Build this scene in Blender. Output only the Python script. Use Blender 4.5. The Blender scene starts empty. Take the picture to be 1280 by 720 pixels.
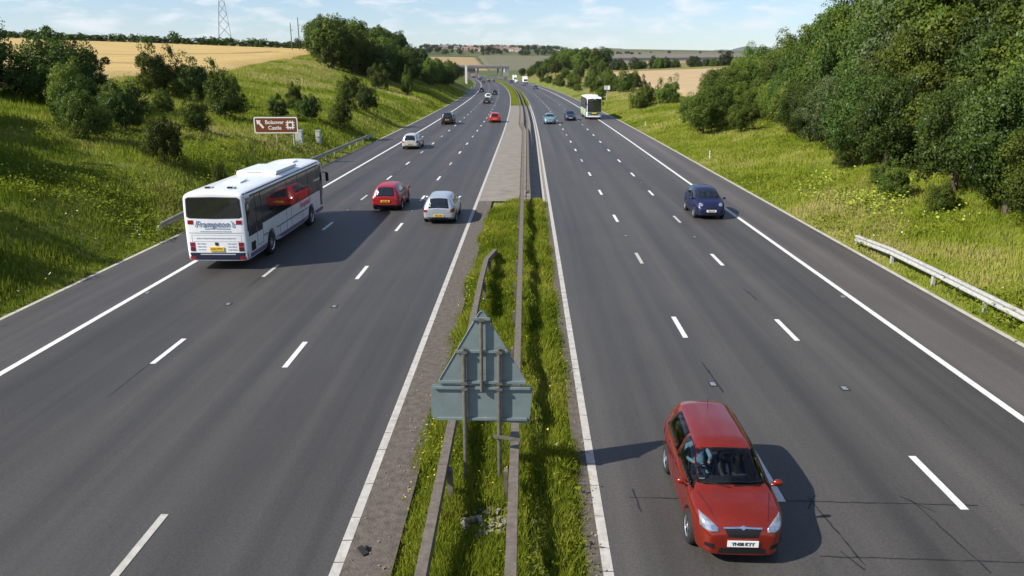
import bpy, bmesh, math, random
import numpy as np
from mathutils import Vector, Matrix
from mathutils.bvhtree import BVHTree

R = math.radians
rng = np.random.default_rng(11)
random.seed(5)
scene = bpy.context.scene
COL = scene.collection

# ------------------------------------------------------------------ camera
cd = bpy.data.cameras.new('camera')
cam = bpy.data.objects.new('camera', cd)
COL.objects.link(cam)
cam.location = (0, 0, 7.79)
cam.rotation_euler = (R(90 - 16.15), 0, R(1.163))
cd.sensor_width = 36
cd.lens = 26.6
cd.clip_start = 0.1
cd.clip_end = 40000
scene.camera = cam

# ------------------------------------------------------------------ light
SUN_EL, SUN_TILT = 38.5, 24.0            # light travels toward +X, a little toward +Y
sd = bpy.data.lights.new('sun', 'SUN')
sun = bpy.data.objects.new('sun', sd)
COL.objects.link(sun)
sd.energy = 5.0
sd.angle = R(0.53)
sd.color = (1.0, 0.945, 0.86)
_e, _t = R(SUN_EL), R(SUN_TILT)
LDIR = Vector((math.cos(_e) * math.cos(_t), math.cos(_e) * math.sin(_t), -math.sin(_e)))
sun.rotation_euler = LDIR.to_track_quat('-Z', 'Y').to_euler()
sun.location = (-60, -20, 60)

world = bpy.data.worlds.new('World')
scene.world = world
world.use_nodes = True
wn, wl = world.node_tree.nodes, world.node_tree.links
wn.clear()
w_out = wn.new('ShaderNodeOutputWorld')
w_bg = wn.new('ShaderNodeBackground')
w_sky = wn.new('ShaderNodeTexSky')
w_sky.sky_type = 'NISHITA'
w_sky.sun_disc = False
w_sky.sun_elevation = R(SUN_EL)
w_sky.sun_rotation = math.atan2(-LDIR.x, -LDIR.y)
w_sky.altitude = 100
w_sky.air_density = 1.0
w_sky.dust_density = 0.25
w_sky.ozone_density = 1.6
w_bg.inputs['Strength'].default_value = 0.092
# fair-weather clouds, spread over the whole dome
tc = wn.new('ShaderNodeTexCoord')
mp = wn.new('ShaderNodeMapping')
mp.inputs['Scale'].default_value = (9, 9, 34)
mp.inputs['Location'].default_value = (3.1, 0.4, 0.35)
nz = wn.new('ShaderNodeTexNoise')
nz.inputs['Scale'].default_value = 2.0
nz.inputs['Detail'].default_value = 8
nz.inputs['Roughness'].default_value = 0.56
nz.inputs['Distortion'].default_value = 0.35
cr = wn.new('ShaderNodeValToRGB')
cr.color_ramp.elements[0].position = 0.49
cr.color_ramp.elements[1].position = 0.72
cr.color_ramp.elements[1].color = (0.85, 0.85, 0.85, 1)
mx = wn.new('ShaderNodeMix')
mx.data_type = 'RGBA'
mx.inputs[7].default_value = (7.0, 7.2, 7.4, 1)
wl.new(tc.outputs['Generated'], mp.inputs['Vector'])
wl.new(mp.outputs['Vector'], nz.inputs['Vector'])
wl.new(nz.outputs['Fac'], cr.inputs['Fac'])
wl.new(cr.outputs['Color'], mx.inputs[0])
tn = wn.new('ShaderNodeMix')                       # clearer, bluer summer air than the model's default
tn.data_type = 'RGBA'
tn.blend_type = 'MULTIPLY'
tn.inputs[0].default_value = 1.0
tn.inputs[7].default_value = (0.82, 0.90, 1.06, 1)
wl.new(w_sky.outputs['Color'], tn.inputs[6])
wl.new(tn.outputs[2], mx.inputs[6])
wl.new(mx.outputs[2], w_bg.inputs['Color'])
wl.new(w_bg.outputs['Background'], w_out.inputs['Surface'])

vs = scene.view_settings
vs.view_transform = 'Standard'
vs.look = 'None'
vs.exposure = 0.6
vs.gamma = 1.0
vs.use_curve_mapping = False
scene.cycles.max_bounces = 8
scene.cycles.transparent_max_bounces = 8

# ------------------------------------------------------------------ helpers
def tag(o, label=None, cat=None, group=None, kind=None):
    if label: o['label'] = label
    if cat: o['category'] = cat
    if group: o['group'] = group
    if kind: o['kind'] = kind
    return o

def empty(name, loc=(0, 0, 0), rz=0.0):
    o = bpy.data.objects.new(name, None)
    o.empty_display_size = 0.3
    COL.objects.link(o)
    o.location = loc
    o.rotation_euler = (0, 0, rz)
    return o

def link(name, me, mat=None, parent=None, smooth=False):
    if mat is not None:
        me.materials.clear()
        me.materials.append(mat)
    if smooth:
        me.polygons.foreach_set('use_smooth', np.ones(len(me.polygons), dtype=bool))
    o = bpy.data.objects.new(name, me)
    COL.objects.link(o)
    if parent is not None:
        o.parent = parent
    return o

def pydata(name, v, f):
    me = bpy.data.meshes.new(name)
    me.from_pydata([tuple(p) for p in v], [], [tuple(q) for q in f])
    me.update()
    return me

def npmesh(name, co, faces):
    """co (n,3) array, faces (m,k) array of one polygon size"""
    me = bpy.data.meshes.new(name)
    n, (m, k) = len(co), faces.shape
    me.vertices.add(n)
    me.vertices.foreach_set('co', np.ascontiguousarray(co, dtype=np.float32).ravel())
    me.loops.add(m * k)
    me.loops.foreach_set('vertex_index', np.ascontiguousarray(faces, dtype=np.int32).ravel())
    me.polygons.add(m)
    me.polygons.foreach_set('loop_start', np.arange(m, dtype=np.int32) * k)
    me.update(calc_edges=True)
    return me

class MB:
    """collects simple solids into one mesh"""
    def __init__(s):
        s.v, s.f = [], []
    def add(s, v, f):
        n = len(s.v)
        s.v += [tuple(p) for p in v]
        s.f += [tuple(i + n for i in q) for q in f]
        return s
    def box(s, c, d, rz=0.0, rx=0.0):
        x, y, z = d[0] / 2, d[1] / 2, d[2] / 2
        m = Matrix.Rotation(rz, 3, 'Z') @ Matrix.Rotation(rx, 3, 'X')
        vs_ = [m @ Vector(p) + Vector(c) for p in ((-x, -y, -z), (x, -y, -z), (x, y, -z), (-x, y, -z), (-x, -y, z), (x, -y, z), (x, y, z), (-x, y, z))]
        return s.add(vs_, ((3, 2, 1, 0), (4, 5, 6, 7), (0, 1, 5, 4), (1, 2, 6, 5), (2, 3, 7, 6), (3, 0, 4, 7)))
    def tube(s, a, b, r0, r1=None, n=8):
        a, b = Vector(a), Vector(b)
        r1 = r0 if r1 is None else r1
        q = (b - a).to_track_quat('Z', 'Y').to_matrix()
        vs_ = []
        for p, r in ((a, r0), (b, r1)):
            for i in range(n):
                t = 2 * math.pi * i / n
                vs_.append(p + q @ Vector((r * math.cos(t), r * math.sin(t), 0)))
        f = [(i, (i + 1) % n, n + (i + 1) % n, n + i) for i in range(n)]
        f += [tuple(range(n - 1, -1, -1)), tuple(range(n, 2 * n))]
        return s.add(vs_, f)
    def prism(s, pts, axis, a, b):
        """polygon of 2D pts swept along an axis from a to b"""
        n = len(pts)
        def P(p, t):
            return {'x': (t, p[0], p[1]), 'y': (p[0], t, p[1]), 'z': (p[0], p[1], t)}[axis]
        vs_ = [P(p, a) for p in pts] + [P(p, b) for p in pts]
        f = [(i, (i + 1) % n, n + (i + 1) % n, n + i) for i in range(n)]
        f += [tuple(range(n - 1, -1, -1)), tuple(range(n, 2 * n))]
        return s.add(vs_, f)
    def mesh(s, name):
        me = pydata(name, s.v, s.f)
        bm = bmesh.new()
        bm.from_mesh(me)
        bmesh.ops.recalc_face_normals(bm, faces=bm.faces)
        bm.to_mesh(me)
        bm.free()
        return me
    def build(s, name, mat, parent=None, smooth=False, bevel=0.0):
        o = link(name, s.mesh(name), mat, parent, smooth)
        if bevel:
            m = o.modifiers.new('bevel', 'BEVEL')
            m.width = bevel
            m.segments = 2
            m.limit_method = 'ANGLE'
        return o

# ------------------------------------------------------------------ materials
MATS = {}
def mat(name, col, rough=0.6, metal=0.0, var=0.0, scale=3.0, bump=0.0, coat=0.0, spec=0.5, detail=6, col2=None, bscale=None, bdist=0.02):
    if name in MATS:
        return MATS[name]
    m = bpy.data.materials.new(name)
    MATS[name] = m
    m.use_nodes = True
    n, l = m.node_tree.nodes, m.node_tree.links
    b = n['Principled BSDF']
    b.inputs['Base Color'].default_value = (*col, 1)
    b.inputs['Roughness'].default_value = rough
    b.inputs['Metallic'].default_value = metal
    b.inputs['Specular IOR Level'].default_value = spec
    if coat:
        b.inputs['Coat Weight'].default_value = coat
        b.inputs['Coat Roughness'].default_value = 0.10
    if var or col2 or bump:
        t = n.new('ShaderNodeTexCoord')
        x = n.new('ShaderNodeTexNoise')
        x.inputs['Scale'].default_value = scale
        x.inputs['Detail'].default_value = detail
        x.inputs['Roughness'].default_value = 0.65
        l.new(t.outputs['Object'], x.inputs['Vector'])
        if var or col2:
            c2 = col2 or tuple(c * (1 - var) for c in col)
            c1 = col if col2 else tuple(min(1, c * (1 + var)) for c in col)
            r = n.new('ShaderNodeValToRGB')
            r.color_ramp.elements[0].position = 0.33
            r.color_ramp.elements[1].position = 0.67
            r.color_ramp.elements[0].color = (*c2, 1)
            r.color_ramp.elements[1].color = (*c1, 1)
            l.new(x.outputs['Fac'], r.inputs['Fac'])
            l.new(r.outputs['Color'], b.inputs['Base Color'])
        if bump:
            x2 = x
            if bscale:
                x2 = n.new('ShaderNodeTexNoise')
                x2.inputs['Scale'].default_value = bscale
                x2.inputs['Detail'].default_value = 5
                l.new(t.outputs['Object'], x2.inputs['Vector'])
            bp = n.new('ShaderNodeBump')
            bp.inputs['Strength'].default_value = bump
            bp.inputs['Distance'].default_value = bdist
            l.new(x2.outputs['Fac'], bp.inputs['Height'])
            l.new(bp.outputs['Normal'], b.inputs['Normal'])
    return m

def paint(name, col, rough=0.38, metal=0.0):
    """car paint: base + clear coat + road dust low-contrast variation"""
    return mat('paint_' + name, col, rough, metal, var=0.06, scale=2.2, coat=0.3)

def foliage(name, cols, trans=0.28, blend=0.55):
    """leaf cards: per-leaf colour, shading normals leaning to the clump's outward direction"""
    m = bpy.data.materials.new(name)
    m.use_nodes = True
    n, l = m.node_tree.nodes, m.node_tree.links
    n.clear()
    out = n.new('ShaderNodeOutputMaterial')
    at = n.new('ShaderNodeAttribute'); at.attribute_name = 'tone'
    ramp = n.new('ShaderNodeValToRGB')
    ramp.color_ramp.elements[0].color = (*cols[0], 1)
    ramp.color_ramp.elements[1].color = (*cols[-1], 1)
    if len(cols) == 3:
        e = ramp.color_ramp.elements.new(0.5); e.color = (*cols[1], 1)
    oi = n.new('ShaderNodeObjectInfo')
    hsv = n.new('ShaderNodeHueSaturation')
    mr = n.new('ShaderNodeMapRange'); mr.inputs[3].default_value = 0.68; mr.inputs[4].default_value = 1.25
    mh = n.new('ShaderNodeMapRange'); mh.inputs[3].default_value = 0.482; mh.inputs[4].default_value = 0.503
    l.new(oi.outputs['Random'], mr.inputs[0]); l.new(oi.outputs['Random'], mh.inputs[0])
    l.new(mr.outputs[0], hsv.inputs['Value']); l.new(mh.outputs[0], hsv.inputs['Hue'])
    l.new(at.outputs['Fac'], ramp.inputs['Fac']); l.new(ramp.outputs['Color'], hsv.inputs['Color'])
    an = n.new('ShaderNodeAttribute'); an.attribute_name = 'outward'
    vt = n.new('ShaderNodeVectorTransform'); vt.vector_type = 'NORMAL'; vt.convert_from = 'OBJECT'; vt.convert_to = 'WORLD'
    l.new(an.outputs['Vector'], vt.inputs[0])
    g = n.new('ShaderNodeNewGeometry')
    mxv = n.new('ShaderNodeMix'); mxv.data_type = 'VECTOR'; mxv.inputs[0].default_value = blend
    l.new(g.outputs['Normal'], mxv.inputs[4]); l.new(vt.outputs[0], mxv.inputs[5])
    nm = n.new('ShaderNodeVectorMath'); nm.operation = 'NORMALIZE'
    l.new(mxv.outputs[1], nm.inputs[0])
    d = n.new('ShaderNodeBsdfDiffuse'); t = n.new('ShaderNodeBsdfTranslucent')
    ms = n.new('ShaderNodeMixShader'); ms.inputs[0].default_value = trans
    l.new(hsv.outputs['Color'], d.inputs['Color']); l.new(hsv.outputs['Color'], t.inputs['Color'])
    l.new(nm.outputs[0], d.inputs['Normal'])
    l.new(d.outputs[0], ms.inputs[1]); l.new(t.outputs[0], ms.inputs[2])
    gl = n.new('ShaderNodeBsdfGlossy'); gl.inputs['Roughness'].default_value = 0.45
    gl.inputs['Color'].default_value = (1, 1, 1, 1)
    m2 = n.new('ShaderNodeMixShader'); m2.inputs[0].default_value = 0.012
    l.new(ms.outputs[0], m2.inputs[1]); l.new(gl.outputs[0], m2.inputs[2])
    l.new(m2.outputs[0], out.inputs['Surface'])
    return m

def grass_mat(name, ramp_cols, trans=0.42):
    m = bpy.data.materials.new(name)
    m.use_nodes = True
    n, l = m.node_tree.nodes, m.node_tree.links
    n.clear()
    out = n.new('ShaderNodeOutputMaterial')
    at = n.new('ShaderNodeAttribute'); at.attribute_name = 'tone'
    rp = n.new('ShaderNodeValToRGB')
    els = rp.color_ramp.elements
    els[0].color = (*ramp_cols[0], 1); els[1].color = (*ramp_cols[-1], 1)
    for i, c in enumerate(ramp_cols[1:-1]):
        e = els.new((i + 1) / (len(ramp_cols) - 1)); e.color = (*c, 1)
    l.new(at.outputs['Fac'], rp.inputs['Fac'])
    g = n.new('ShaderNodeNewGeometry')
    mxv = n.new('ShaderNodeMix'); mxv.data_type = 'VECTOR'; mxv.inputs[0].default_value = 0.6
    mxv.inputs[5].default_value = (0, 0, 1)
    l.new(g.outputs['Normal'], mxv.inputs[4])
    nm = n.new('ShaderNodeVectorMath'); nm.operation = 'NORMALIZE'
    l.new(mxv.outputs[1], nm.inputs[0])
    d = n.new('ShaderNodeBsdfDiffuse'); t = n.new('ShaderNodeBsdfTranslucent')
    ms = n.new('ShaderNodeMixShader'); ms.inputs[0].default_value = trans
    l.new(rp.outputs['Color'], d.inputs['Color']); l.new(rp.outputs['Color'], t.inputs['Color'])
    l.new(nm.outputs[0], d.inputs['Normal'])
    l.new(d.outputs[0], ms.inputs[1]); l.new(t.outputs[0], ms.inputs[2])
    l.new(ms.outputs[0], out.inputs['Surface'])
    return m

WHITE = mat('road_paint', (0.64, 0.63, 0.60), 0.6, var=0.16, scale=5, bump=0.2)
WORN = mat('worn_road_paint', (0.48, 0.46, 0.415), 0.75, col2=(0.33, 0.31, 0.275), scale=4.5, bump=0.4)
STEEL = mat('galvanised_steel', (0.50, 0.49, 0.46), 0.5, 0.35, var=0.2, scale=6)
WEATHERED = mat('weathered_steel', (0.19, 0.16, 0.13), 0.7, 0.2, col2=(0.11, 0.09, 0.07), scale=7)
BLACK = mat('black_plastic', (0.009, 0.009, 0.010), 0.6, spec=.3)
RUBBER = mat('tyre_rubber', (0.014, 0.014, 0.014), 0.85, var=0.2, scale=20)
ALLOY = mat('alloy', (0.62, 0.63, 0.65), 0.28, 0.85)
GLASS = mat('dark_glass', (0.008, 0.011, 0.014), 0.035, 0.0, spec=0.9)
CHROME = mat('chrome', (0.8, 0.8, 0.8), 0.12, 1.0)
REDLENS = mat('red_lens', (0.24, 0.010, 0.014), 0.15, coat=0.6)
CLEARLENS = mat('clear_lens', (0.50, 0.54, 0.58), 0.12, 0.6, coat=0.9, col2=(.22, .24, .27), scale=9)
YPLATE = mat('yellow_plate', (0.80, 0.50, 0.02), 0.4)
WPLATE = mat('white_plate', (0.78, 0.78, 0.74), 0.4)
INK = mat('ink', (0.015, 0.015, 0.018), 0.5)
BARK = mat('bark', (0.09, 0.065, 0.045), 0.9, var=0.35, scale=5, bump=0.6)
CONCRETE = mat('concrete', (0.36, 0.34, 0.31), 0.85, var=0.18, scale=1.5, bump=0.3)

# ------------------------------------------------------------------ the lie of the land
def cx(Y):
    t = np.maximum(0.0, np.asarray(Y, dtype=float) - 80)
    return np.where(t < 760, -t * t / 10400, -(760 * 760 / 10400) - (t - 760) * 2 * 760 / 10400)

def heading(Y):
    t = min(max(0.0, Y - 80), 760)
    return math.atan(2 * t / 10400)          # rotation about Z of something driving away

def ss(a, b, x):
    t = np.clip((x - a) / (b - a), 0, 1)
    return t * t * (3 - 2 * t)

def T(X, Y):
    """ground height"""
    X = np.asarray(X, dtype=float); Y = np.asarray(Y, dtype=float)
    u = X - cx(Y)
    dl = np.maximum(0, -17.3 - u)
    zl = 2.1 * ss(0, 5, dl) + .2 * np.maximum(0, np.minimum(dl, 28) - 4) + .035 * np.maximum(0, np.minimum(dl, 400) - 28)
    zl = zl + .042 * np.maximum(0, np.minimum(Y, 330) - 120) * ss(4, 30, dl)
    zl = zl + 22 * ss(240, 620, dl) * (1 - .3 * ss(300, 700, Y))
    zl = zl * (1 - .8 * ss(400, 800, Y) * (1 - ss(60, 260, dl)))
    dr = np.maximum(0, u - 14.75)
    zr = .2 * np.minimum(dr, 8) + .065 * np.maximum(0, np.minimum(dr, 110) - 8) + .09 * np.maximum(0, np.minimum(dr, 24) - 8) * (1 - ss(95, 150, Y))
    zr = zr + .013 * np.maximum(0, np.minimum(Y, 560) - 250) * ss(4, 30, dr)
    zr = zr - 9 * ss(620, 800, Y) * ss(2, 40, dr)
    near = np.where(u < 0, zl, zr)
    a = X / np.maximum(Y, 1)
    ridge = 62 * ss(1050, 2150, Y) * ss(-.34, -.16, a) * (1 - ss(.03, .10, a)) * (1 - .55 * ss(2300, 3400, Y))
    rim = 84 * ss(760, 3600, Y) * ss(-.02, .07, a)
    west = 44 * ss(500, 1500, Y) * (1 - ss(-.34, -.18, a))
    und = 5 * np.sin(X / 310 + 1.3) * np.sin(Y / 420 + .4) * ss(1000, 1800, Y)
    far = np.maximum(np.maximum(ridge, rim), west) + und
    k = ss(820, 1300, Y)
    return near * (1 - .85 * k) + far * ss(760, 1200, Y)

def gz(x, y):
    return float(T(x, y))

# lateral edges of the road, metres from the camera's line
LE = (-16.95, -14.0, -10.28, -6.56, -3.08)      # shoulder edge, lines of the carriageway going away
RE = (1.34, 4.80, 8.08, 11.50, 14.45)          # lines of the oncoming carriageway, shoulder edge

def strip(name, u0, u1, y0, y1, z, m, step=4.0, parent=None, nu=1, y_round=0):
    """a sheet following the road between two lateral offsets; carries its own across/along coordinates"""
    n = max(2, int((y1 - y0) / step) + 1)
    ys = np.linspace(y0, y1, n)
    us = np.linspace(u0, u1, nu + 1)
    V, A = [], []
    for y in ys:
        c = float(cx(y)); h = heading(y)
        for u in us:
            V.append((c + u * math.cos(h), y + u * math.sin(h) * 1.0, z)); A.append((u, y, 0))
    w = nu + 1
    f = [(i * w + j, i * w + j + 1, (i + 1) * w + j + 1, (i + 1) * w + j) for i in range(n - 1) for j in range(nu)]
    me = pydata(name, V, f)
    at = me.attributes.new('road', 'FLOAT_VECTOR', 'POINT')
    at.data.foreach_set('vector', np.array(A, dtype=np.float32).ravel())
    return link(name, me, m, parent)

def rp(u, Y):
    h = heading(Y)
    return Vector((float(cx(Y)) + u * math.cos(h), Y + u * math.sin(h), 0))

def ground_mat():
    m = bpy.data.materials.new('meadow_ground')
    m.use_nodes = True
    n, l = m.node_tree.nodes, m.node_tree.links
    b = n['Principled BSDF']
    b.inputs['Roughness'].default_value = 0.95
    b.inputs['Specular IOR Level'].default_value = 0.1
    t = n.new('ShaderNodeTexCoord')
    def noise(s, d=6):
        x = n.new('ShaderNodeTexNoise'); x.inputs['Scale'].default_value = s; x.inputs['Detail'].default_value = d
        x.inputs['Roughness'].default_value = 0.65
        l.new(t.outputs['Object'], x.inputs['Vector']); return x
    def ramp(x, cols, p0=.3, p1=.7):
        r = n.new('ShaderNodeValToRGB'); r.color_ramp.elements[0].position = p0; r.color_ramp.elements[1].position = p1
        r.color_ramp.elements[0].color = (*cols[0], 1); r.color_ramp.elements[1].color = (*cols[-1], 1)
        if len(cols) == 3:
            e = r.color_ramp.elements.new((p0 + p1) / 2); e.color = (*cols[1], 1)
        l.new(x.outputs['Fac'], r.inputs['Fac']); return r
    def mix(f, a, c):
        x = n.new('ShaderNodeMix'); x.data_type = 'RGBA'
        l.new(f, x.inputs[0]); l.new(a, x.inputs[6]); l.new(c, x.inputs[7]); return x.outputs[2]
    g1 = ramp(noise(.35), [(0.075, 0.10, 0.018), (0.15, 0.175, 0.03), (0.22, 0.22, 0.05)])
    g2 = ramp(noise(.02, 9), [(0.035, 0.055, 0.018), (0.085, 0.10, 0.04), (0.15, 0.14, 0.07)])
    dry = ramp(noise(.5), [(0.13, 0.13, 0.035), (0.26, 0.205, 0.085)])
    fa = n.new('ShaderNodeAttribute'); fa.attribute_name = 'far'
    da = n.new('ShaderNodeAttribute'); da.attribute_name = 'dry'
    c = mix(da.outputs['Fac'], g1.outputs['Color'], dry.outputs['Color'])
    c = mix(fa.outputs['Fac'], c, g2.outputs['Color'])
    l.new(c, b.inputs['Base Color'])
    bp = n.new('ShaderNodeBump'); bp.inputs['Strength'].default_value = 0.8; bp.inputs['Distance'].default_value = 0.25
    l.new(noise(3.0).outputs['Fac'], bp.inputs['Height']); l.new(bp.outputs['Normal'], b.inputs['Normal'])
    return m

def dryness(X, Y):
    u = X - cx(Y)
    dr, dl = u - 15.2, -17.3 - u
    n = .5 + .5 * np.sin(X * .31 + 2 * np.sin(Y * .07)) * np.sin(Y * .13 + X * .05)
    a = ss(1, 9, dr) * ss(110, 230, Y) * (.55 + .45 * n)
    c = ss(6, 24, dl) * ss(85, 150, Y) * (.35 + .5 * n)
    return np.clip(np.maximum(a, c), 0, 1) * (1 - ss(500, 800, Y))

def build_ground():
    left = [-9000, -6500, -4500, -3000, -2000, -1400, -1000, -760, -600, -480, -380, -300, -240, -190, -150, -120, -95, -78, -66, -58, -52, -47, -43, -39.5, -36.5, -34, -31.5, -29.3, -27.3, -25.5, -24, -22.8, -21.8, -20.9, -20, -19.2, -18.4, -17.8, -17.3]
    mid = [-17.1, -10, -2.5, 1.2, 8, 14.6]
    right = [-x - 2.55 for x in left[::-1]]
    us = np.array(left + mid + right)
    ys = np.concatenate([np.arange(-40, 120, 2.5), np.geomspace(120, 14000, 150)])
    U, Y = np.meshgrid(us, ys)
    X = cx(Y) + U
    Z = T(X, Y) - .05
    ins = (U > -17.2) & (U < 14.7) & (Y < 1165)
    Z = np.where(ins, -.09, Z)
    bump = (np.sin(X * .9 + np.sin(Y * .5)) * np.sin(Y * .7 + 1.1 * np.sin(X * .4))) * .10
    Z = Z + np.where(ins, 0, bump * ss(0.5, 5, np.maximum(-17.3 - U, U - 15.2)))
    n, k = U.shape
    co = np.stack([X, Y, Z], -1).reshape(-1, 3)
    i, j = np.meshgrid(np.arange(n - 1), np.arange(k - 1), indexing='ij')
    f = np.stack([i * k + j, i * k + j + 1, (i + 1) * k + j + 1, (i + 1) * k + j], -1).reshape(-1, 4)
    me = npmesh('ground', co, f)
    at = me.attributes.new('far', 'FLOAT', 'POINT')
    at.data.foreach_set('value', ss(450, 800, Y).astype(np.float32).ravel())
    at = me.attributes.new('dry', 'FLOAT', 'POINT')
    at.data.foreach_set('value', dryness(X, Y).astype(np.float32).ravel())
    return tag(link('ground', me, ground_mat(), smooth=True), 'grassy ground and banks beside the motorway', 'ground', kind='structure')

def asphalt(name, base, lanes, tint=0.25, shoulder=False):
    m = bpy.data.materials.new(name)
    m.use_nodes = True
    n, l = m.node_tree.nodes, m.node_tree.links
    b = n['Principled BSDF']
    b.inputs['Specular IOR Level'].default_value = 0.5
    at = n.new('ShaderNodeAttribute'); at.attribute_name = 'road'
    t = n.new('ShaderNodeTexCoord')
    def noise(vec, s, d=6, r=.6):
        x = n.new('ShaderNodeTexNoise'); x.inputs['Scale'].default_value = s; x.inputs['Detail'].default_value = d; x.inputs['Roughness'].default_value = r
        l.new(vec, x.inputs['Vector']); return x.outputs['Fac']
    def math_(op, a, c=None, d=None):
        x = n.new('ShaderNodeMath'); x.operation = op
        for i, v in enumerate((a, c, d)):
            if v is None: continue
            if isinstance(v, (int, float)): x.inputs[i].default_value = v
            else: l.new(v, x.inputs[i])
        return x.outputs[0]
    # wear that runs along the lanes
    mp_ = n.new('ShaderNodeMapping'); mp_.inputs['Scale'].default_value = (1.0, 0.018, 1)
    l.new(at.outputs['Vector'], mp_.inputs['Vector'])
    streak = noise(mp_.outputs[0], 0.95, 4, .55)
    fine = noise(t.outputs['Object'], 30, 6, .8)
    blot = noise(t.outputs['Object'], .33, 6, .6)
    grit = noise(t.outputs['Object'], 14, 5, .7)
    sx = n.new('ShaderNodeSeparateXYZ'); l.new(at.outputs['Vector'], sx.inputs[0])
    # oil-darkened middle of each lane
    ln = math_('MULTIPLY', math_('SUBTRACT', sx.outputs[0], lanes[0]), 2 * math.pi / lanes[1])
    mid = math_('MULTIPLY_ADD', math_('COSINE', ln), 0.055, 1.0)
    v = math_('MULTIPLY_ADD', math_('SUBTRACT', streak, .5), 1.7, 1.0)
    v = math_('MULTIPLY', v, math_('MULTIPLY_ADD', math_('SUBTRACT', fine, .5), 2.4, 1.0))
    v = math_('MULTIPLY', v, math_('MULTIPLY_ADD', math_('SUBTRACT', blot, .5), 0.35, 1.0))
    v = math_('MULTIPLY', v, math_('MULTIPLY_ADD', math_('SUBTRACT', grit, .5), 0.9, 1.0))
    if not shoulder:
        v = math_('MULTIPLY', v, mid)
    c = n.new('ShaderNodeMix'); c.data_type = 'RGBA'; c.blend_type = 'MULTIPLY'; c.inputs[0].default_value = 1
    c.inputs[6].default_value = (*base, 1)
    cb = n.new('ShaderNodeCombineColor'); [l.new(v, cb.inputs[i]) for i in range(3)]
    l.new(cb.outputs[0], c.inputs[7])
    l.new(c.outputs[2], b.inputs['Base Color'])
    rr = math_('MULTIPLY_ADD', streak, 0.3, 0.46)
    l.new(rr, b.inputs['Roughness'])
    bp = n.new('ShaderNodeBump'); bp.inputs['Strength'].default_value = 0.45; bp.inputs['Distance'].default_value = 0.008
    l.new(fine, bp.inputs['Height']); l.new(bp.outputs['Normal'], b.inputs['Normal'])
    return m

A_LEFT = asphalt('asphalt_away', (0.050, 0.0465, 0.042), (-14.0, 3.66))
A_RIGHT = asphalt('asphalt_oncoming', (0.060, 0.0555, 0.0495), (1.34, 3.39))
A_SHL = asphalt('asphalt_shoulder_away', (0.053, 0.049, 0.046), (0, 3), shoulder=True)
A_SHR = asphalt('asphalt_shoulder_oncoming', (0.082, 0.072, 0.064), (0, 3), shoulder=True)
PALE = mat('concrete_channel', (0.40, 0.37, 0.32), 0.85, var=0.2, scale=3, bump=.3)
PAVE = mat('reserve_paving', (0.24, 0.215, 0.175), 0.9, col2=(0.17, 0.152, 0.125), scale=1.1, bump=.4, bscale=30)
GRIT = mat('reserve_grit', (0.13, 0.108, 0.086), 0.95, col2=(0.065, 0.054, 0.044), scale=6, bump=.8, bscale=26)
TAR = mat('tar_seal', (0.017, 0.017, 0.018), 0.65)

ground = build_ground()
YE = 1150
road_l = tag(strip('carriageway', LE[1], LE[4], -25, YE, 0, A_LEFT, nu=6), 'three-lane carriageway carrying the traffic that drives away', 'road', kind='structure')
road_r = tag(strip('carriageway', RE[0], RE[3], -25, YE, 0, A_RIGHT, nu=6), 'three-lane carriageway carrying the oncoming traffic', 'road', kind='structure')
sh_l = tag(strip('hard_shoulder', LE[0], LE[1], -25, YE, 0, A_SHL, nu=2), 'hard shoulder next to the coach', 'road', kind='structure')
sh_r = tag(strip('hard_shoulder', RE[3], RE[4], -25, YE, 0, A_SHR, nu=2), 'hard shoulder below the wood', 'road', kind='structure')
tag(strip('edge_channel', LE[0] - .16, LE[0], -25, YE, .012, PALE), 'pale concrete channel along the shoulder beside the brown sign bank', 'kerb', kind='structure')
tag(strip('edge_channel', RE[4], RE[4] + .20, -25, YE, .012, PALE), 'pale concrete channel along the shoulder below the wood', 'kerb', kind='structure')
tag(strip('gravel_strip', LE[4], -2.15, -25, 46, .002, GRIT), 'gritty strip between the worn white line and the median grass', 'gravel', kind='structure')
tag(strip('gravel_strip', 1.0, RE[0], -25, 46, .002, GRIT), 'narrow dark gritty strip beside the oncoming carriageway', 'gravel', kind='structure')
tag(strip('central_reserve', LE[4], RE[0], 46, 172, .002, PAVE, nu=2), 'paved beige central reserve with the steel barrier', 'pavement', kind='structure')

# painted lines
def line(parent, u, w, y0, y1, m, name='edge_line'):
    return strip(name, u - w / 2, u + w / 2, y0, y1, .006, m, parent=parent)
line(road_l, LE[1] + .02, .20, -25, YE, WHITE)
line(road_l, LE[4] + .02, .17, -25, YE, WORN)
line(road_r, RE[0], .17, -25, YE, WORN)
line(road_r, RE[3], .20, -25, YE, WHITE)
dash_me = MB().box((0, 0, .004), (.15, 2.0, .004)).mesh('lane_dash'); dash_me.materials.append(WHITE)
worn_me = MB().box((0, 0, .004), (.14, 1.9, .004)).mesh('lane_dash'); worn_me.materials.append(WORN)
stud_me = MB().box((0, 0, .008), (.13, .20, .010)).box((0, .02, .018), (.07, .08, .014)).mesh('road_stud')
stud_me.materials.append(mat('stud', (.30, .31, .33), .35, .4))
ring_me = MB().box((0, 0, .004), (.20, .28, .004)).mesh('stud_seat'); ring_me.materials.append(TAR)
def dashes(parent, u, y0, studs):
    for k in range(52):
        y = y0 + 9 * k
        if y > 460: break
        for nm_, me_, yy in (('lane_dash', dash_me if random.random() < .8 else worn_me, y),) + ((('road_stud', stud_me, y + 4.5), ('stud_seat', ring_me, y + 4.5)) if (k % 2 == studs and y < 120) else ()):
            p = rp(u, yy)
            o = bpy.data.objects.new(nm_, me_); COL.objects.link(o)
            o.parent = parent; o.location = (p.x, p.y, .003); o.rotation_euler = (0, 0, heading(yy))
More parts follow.
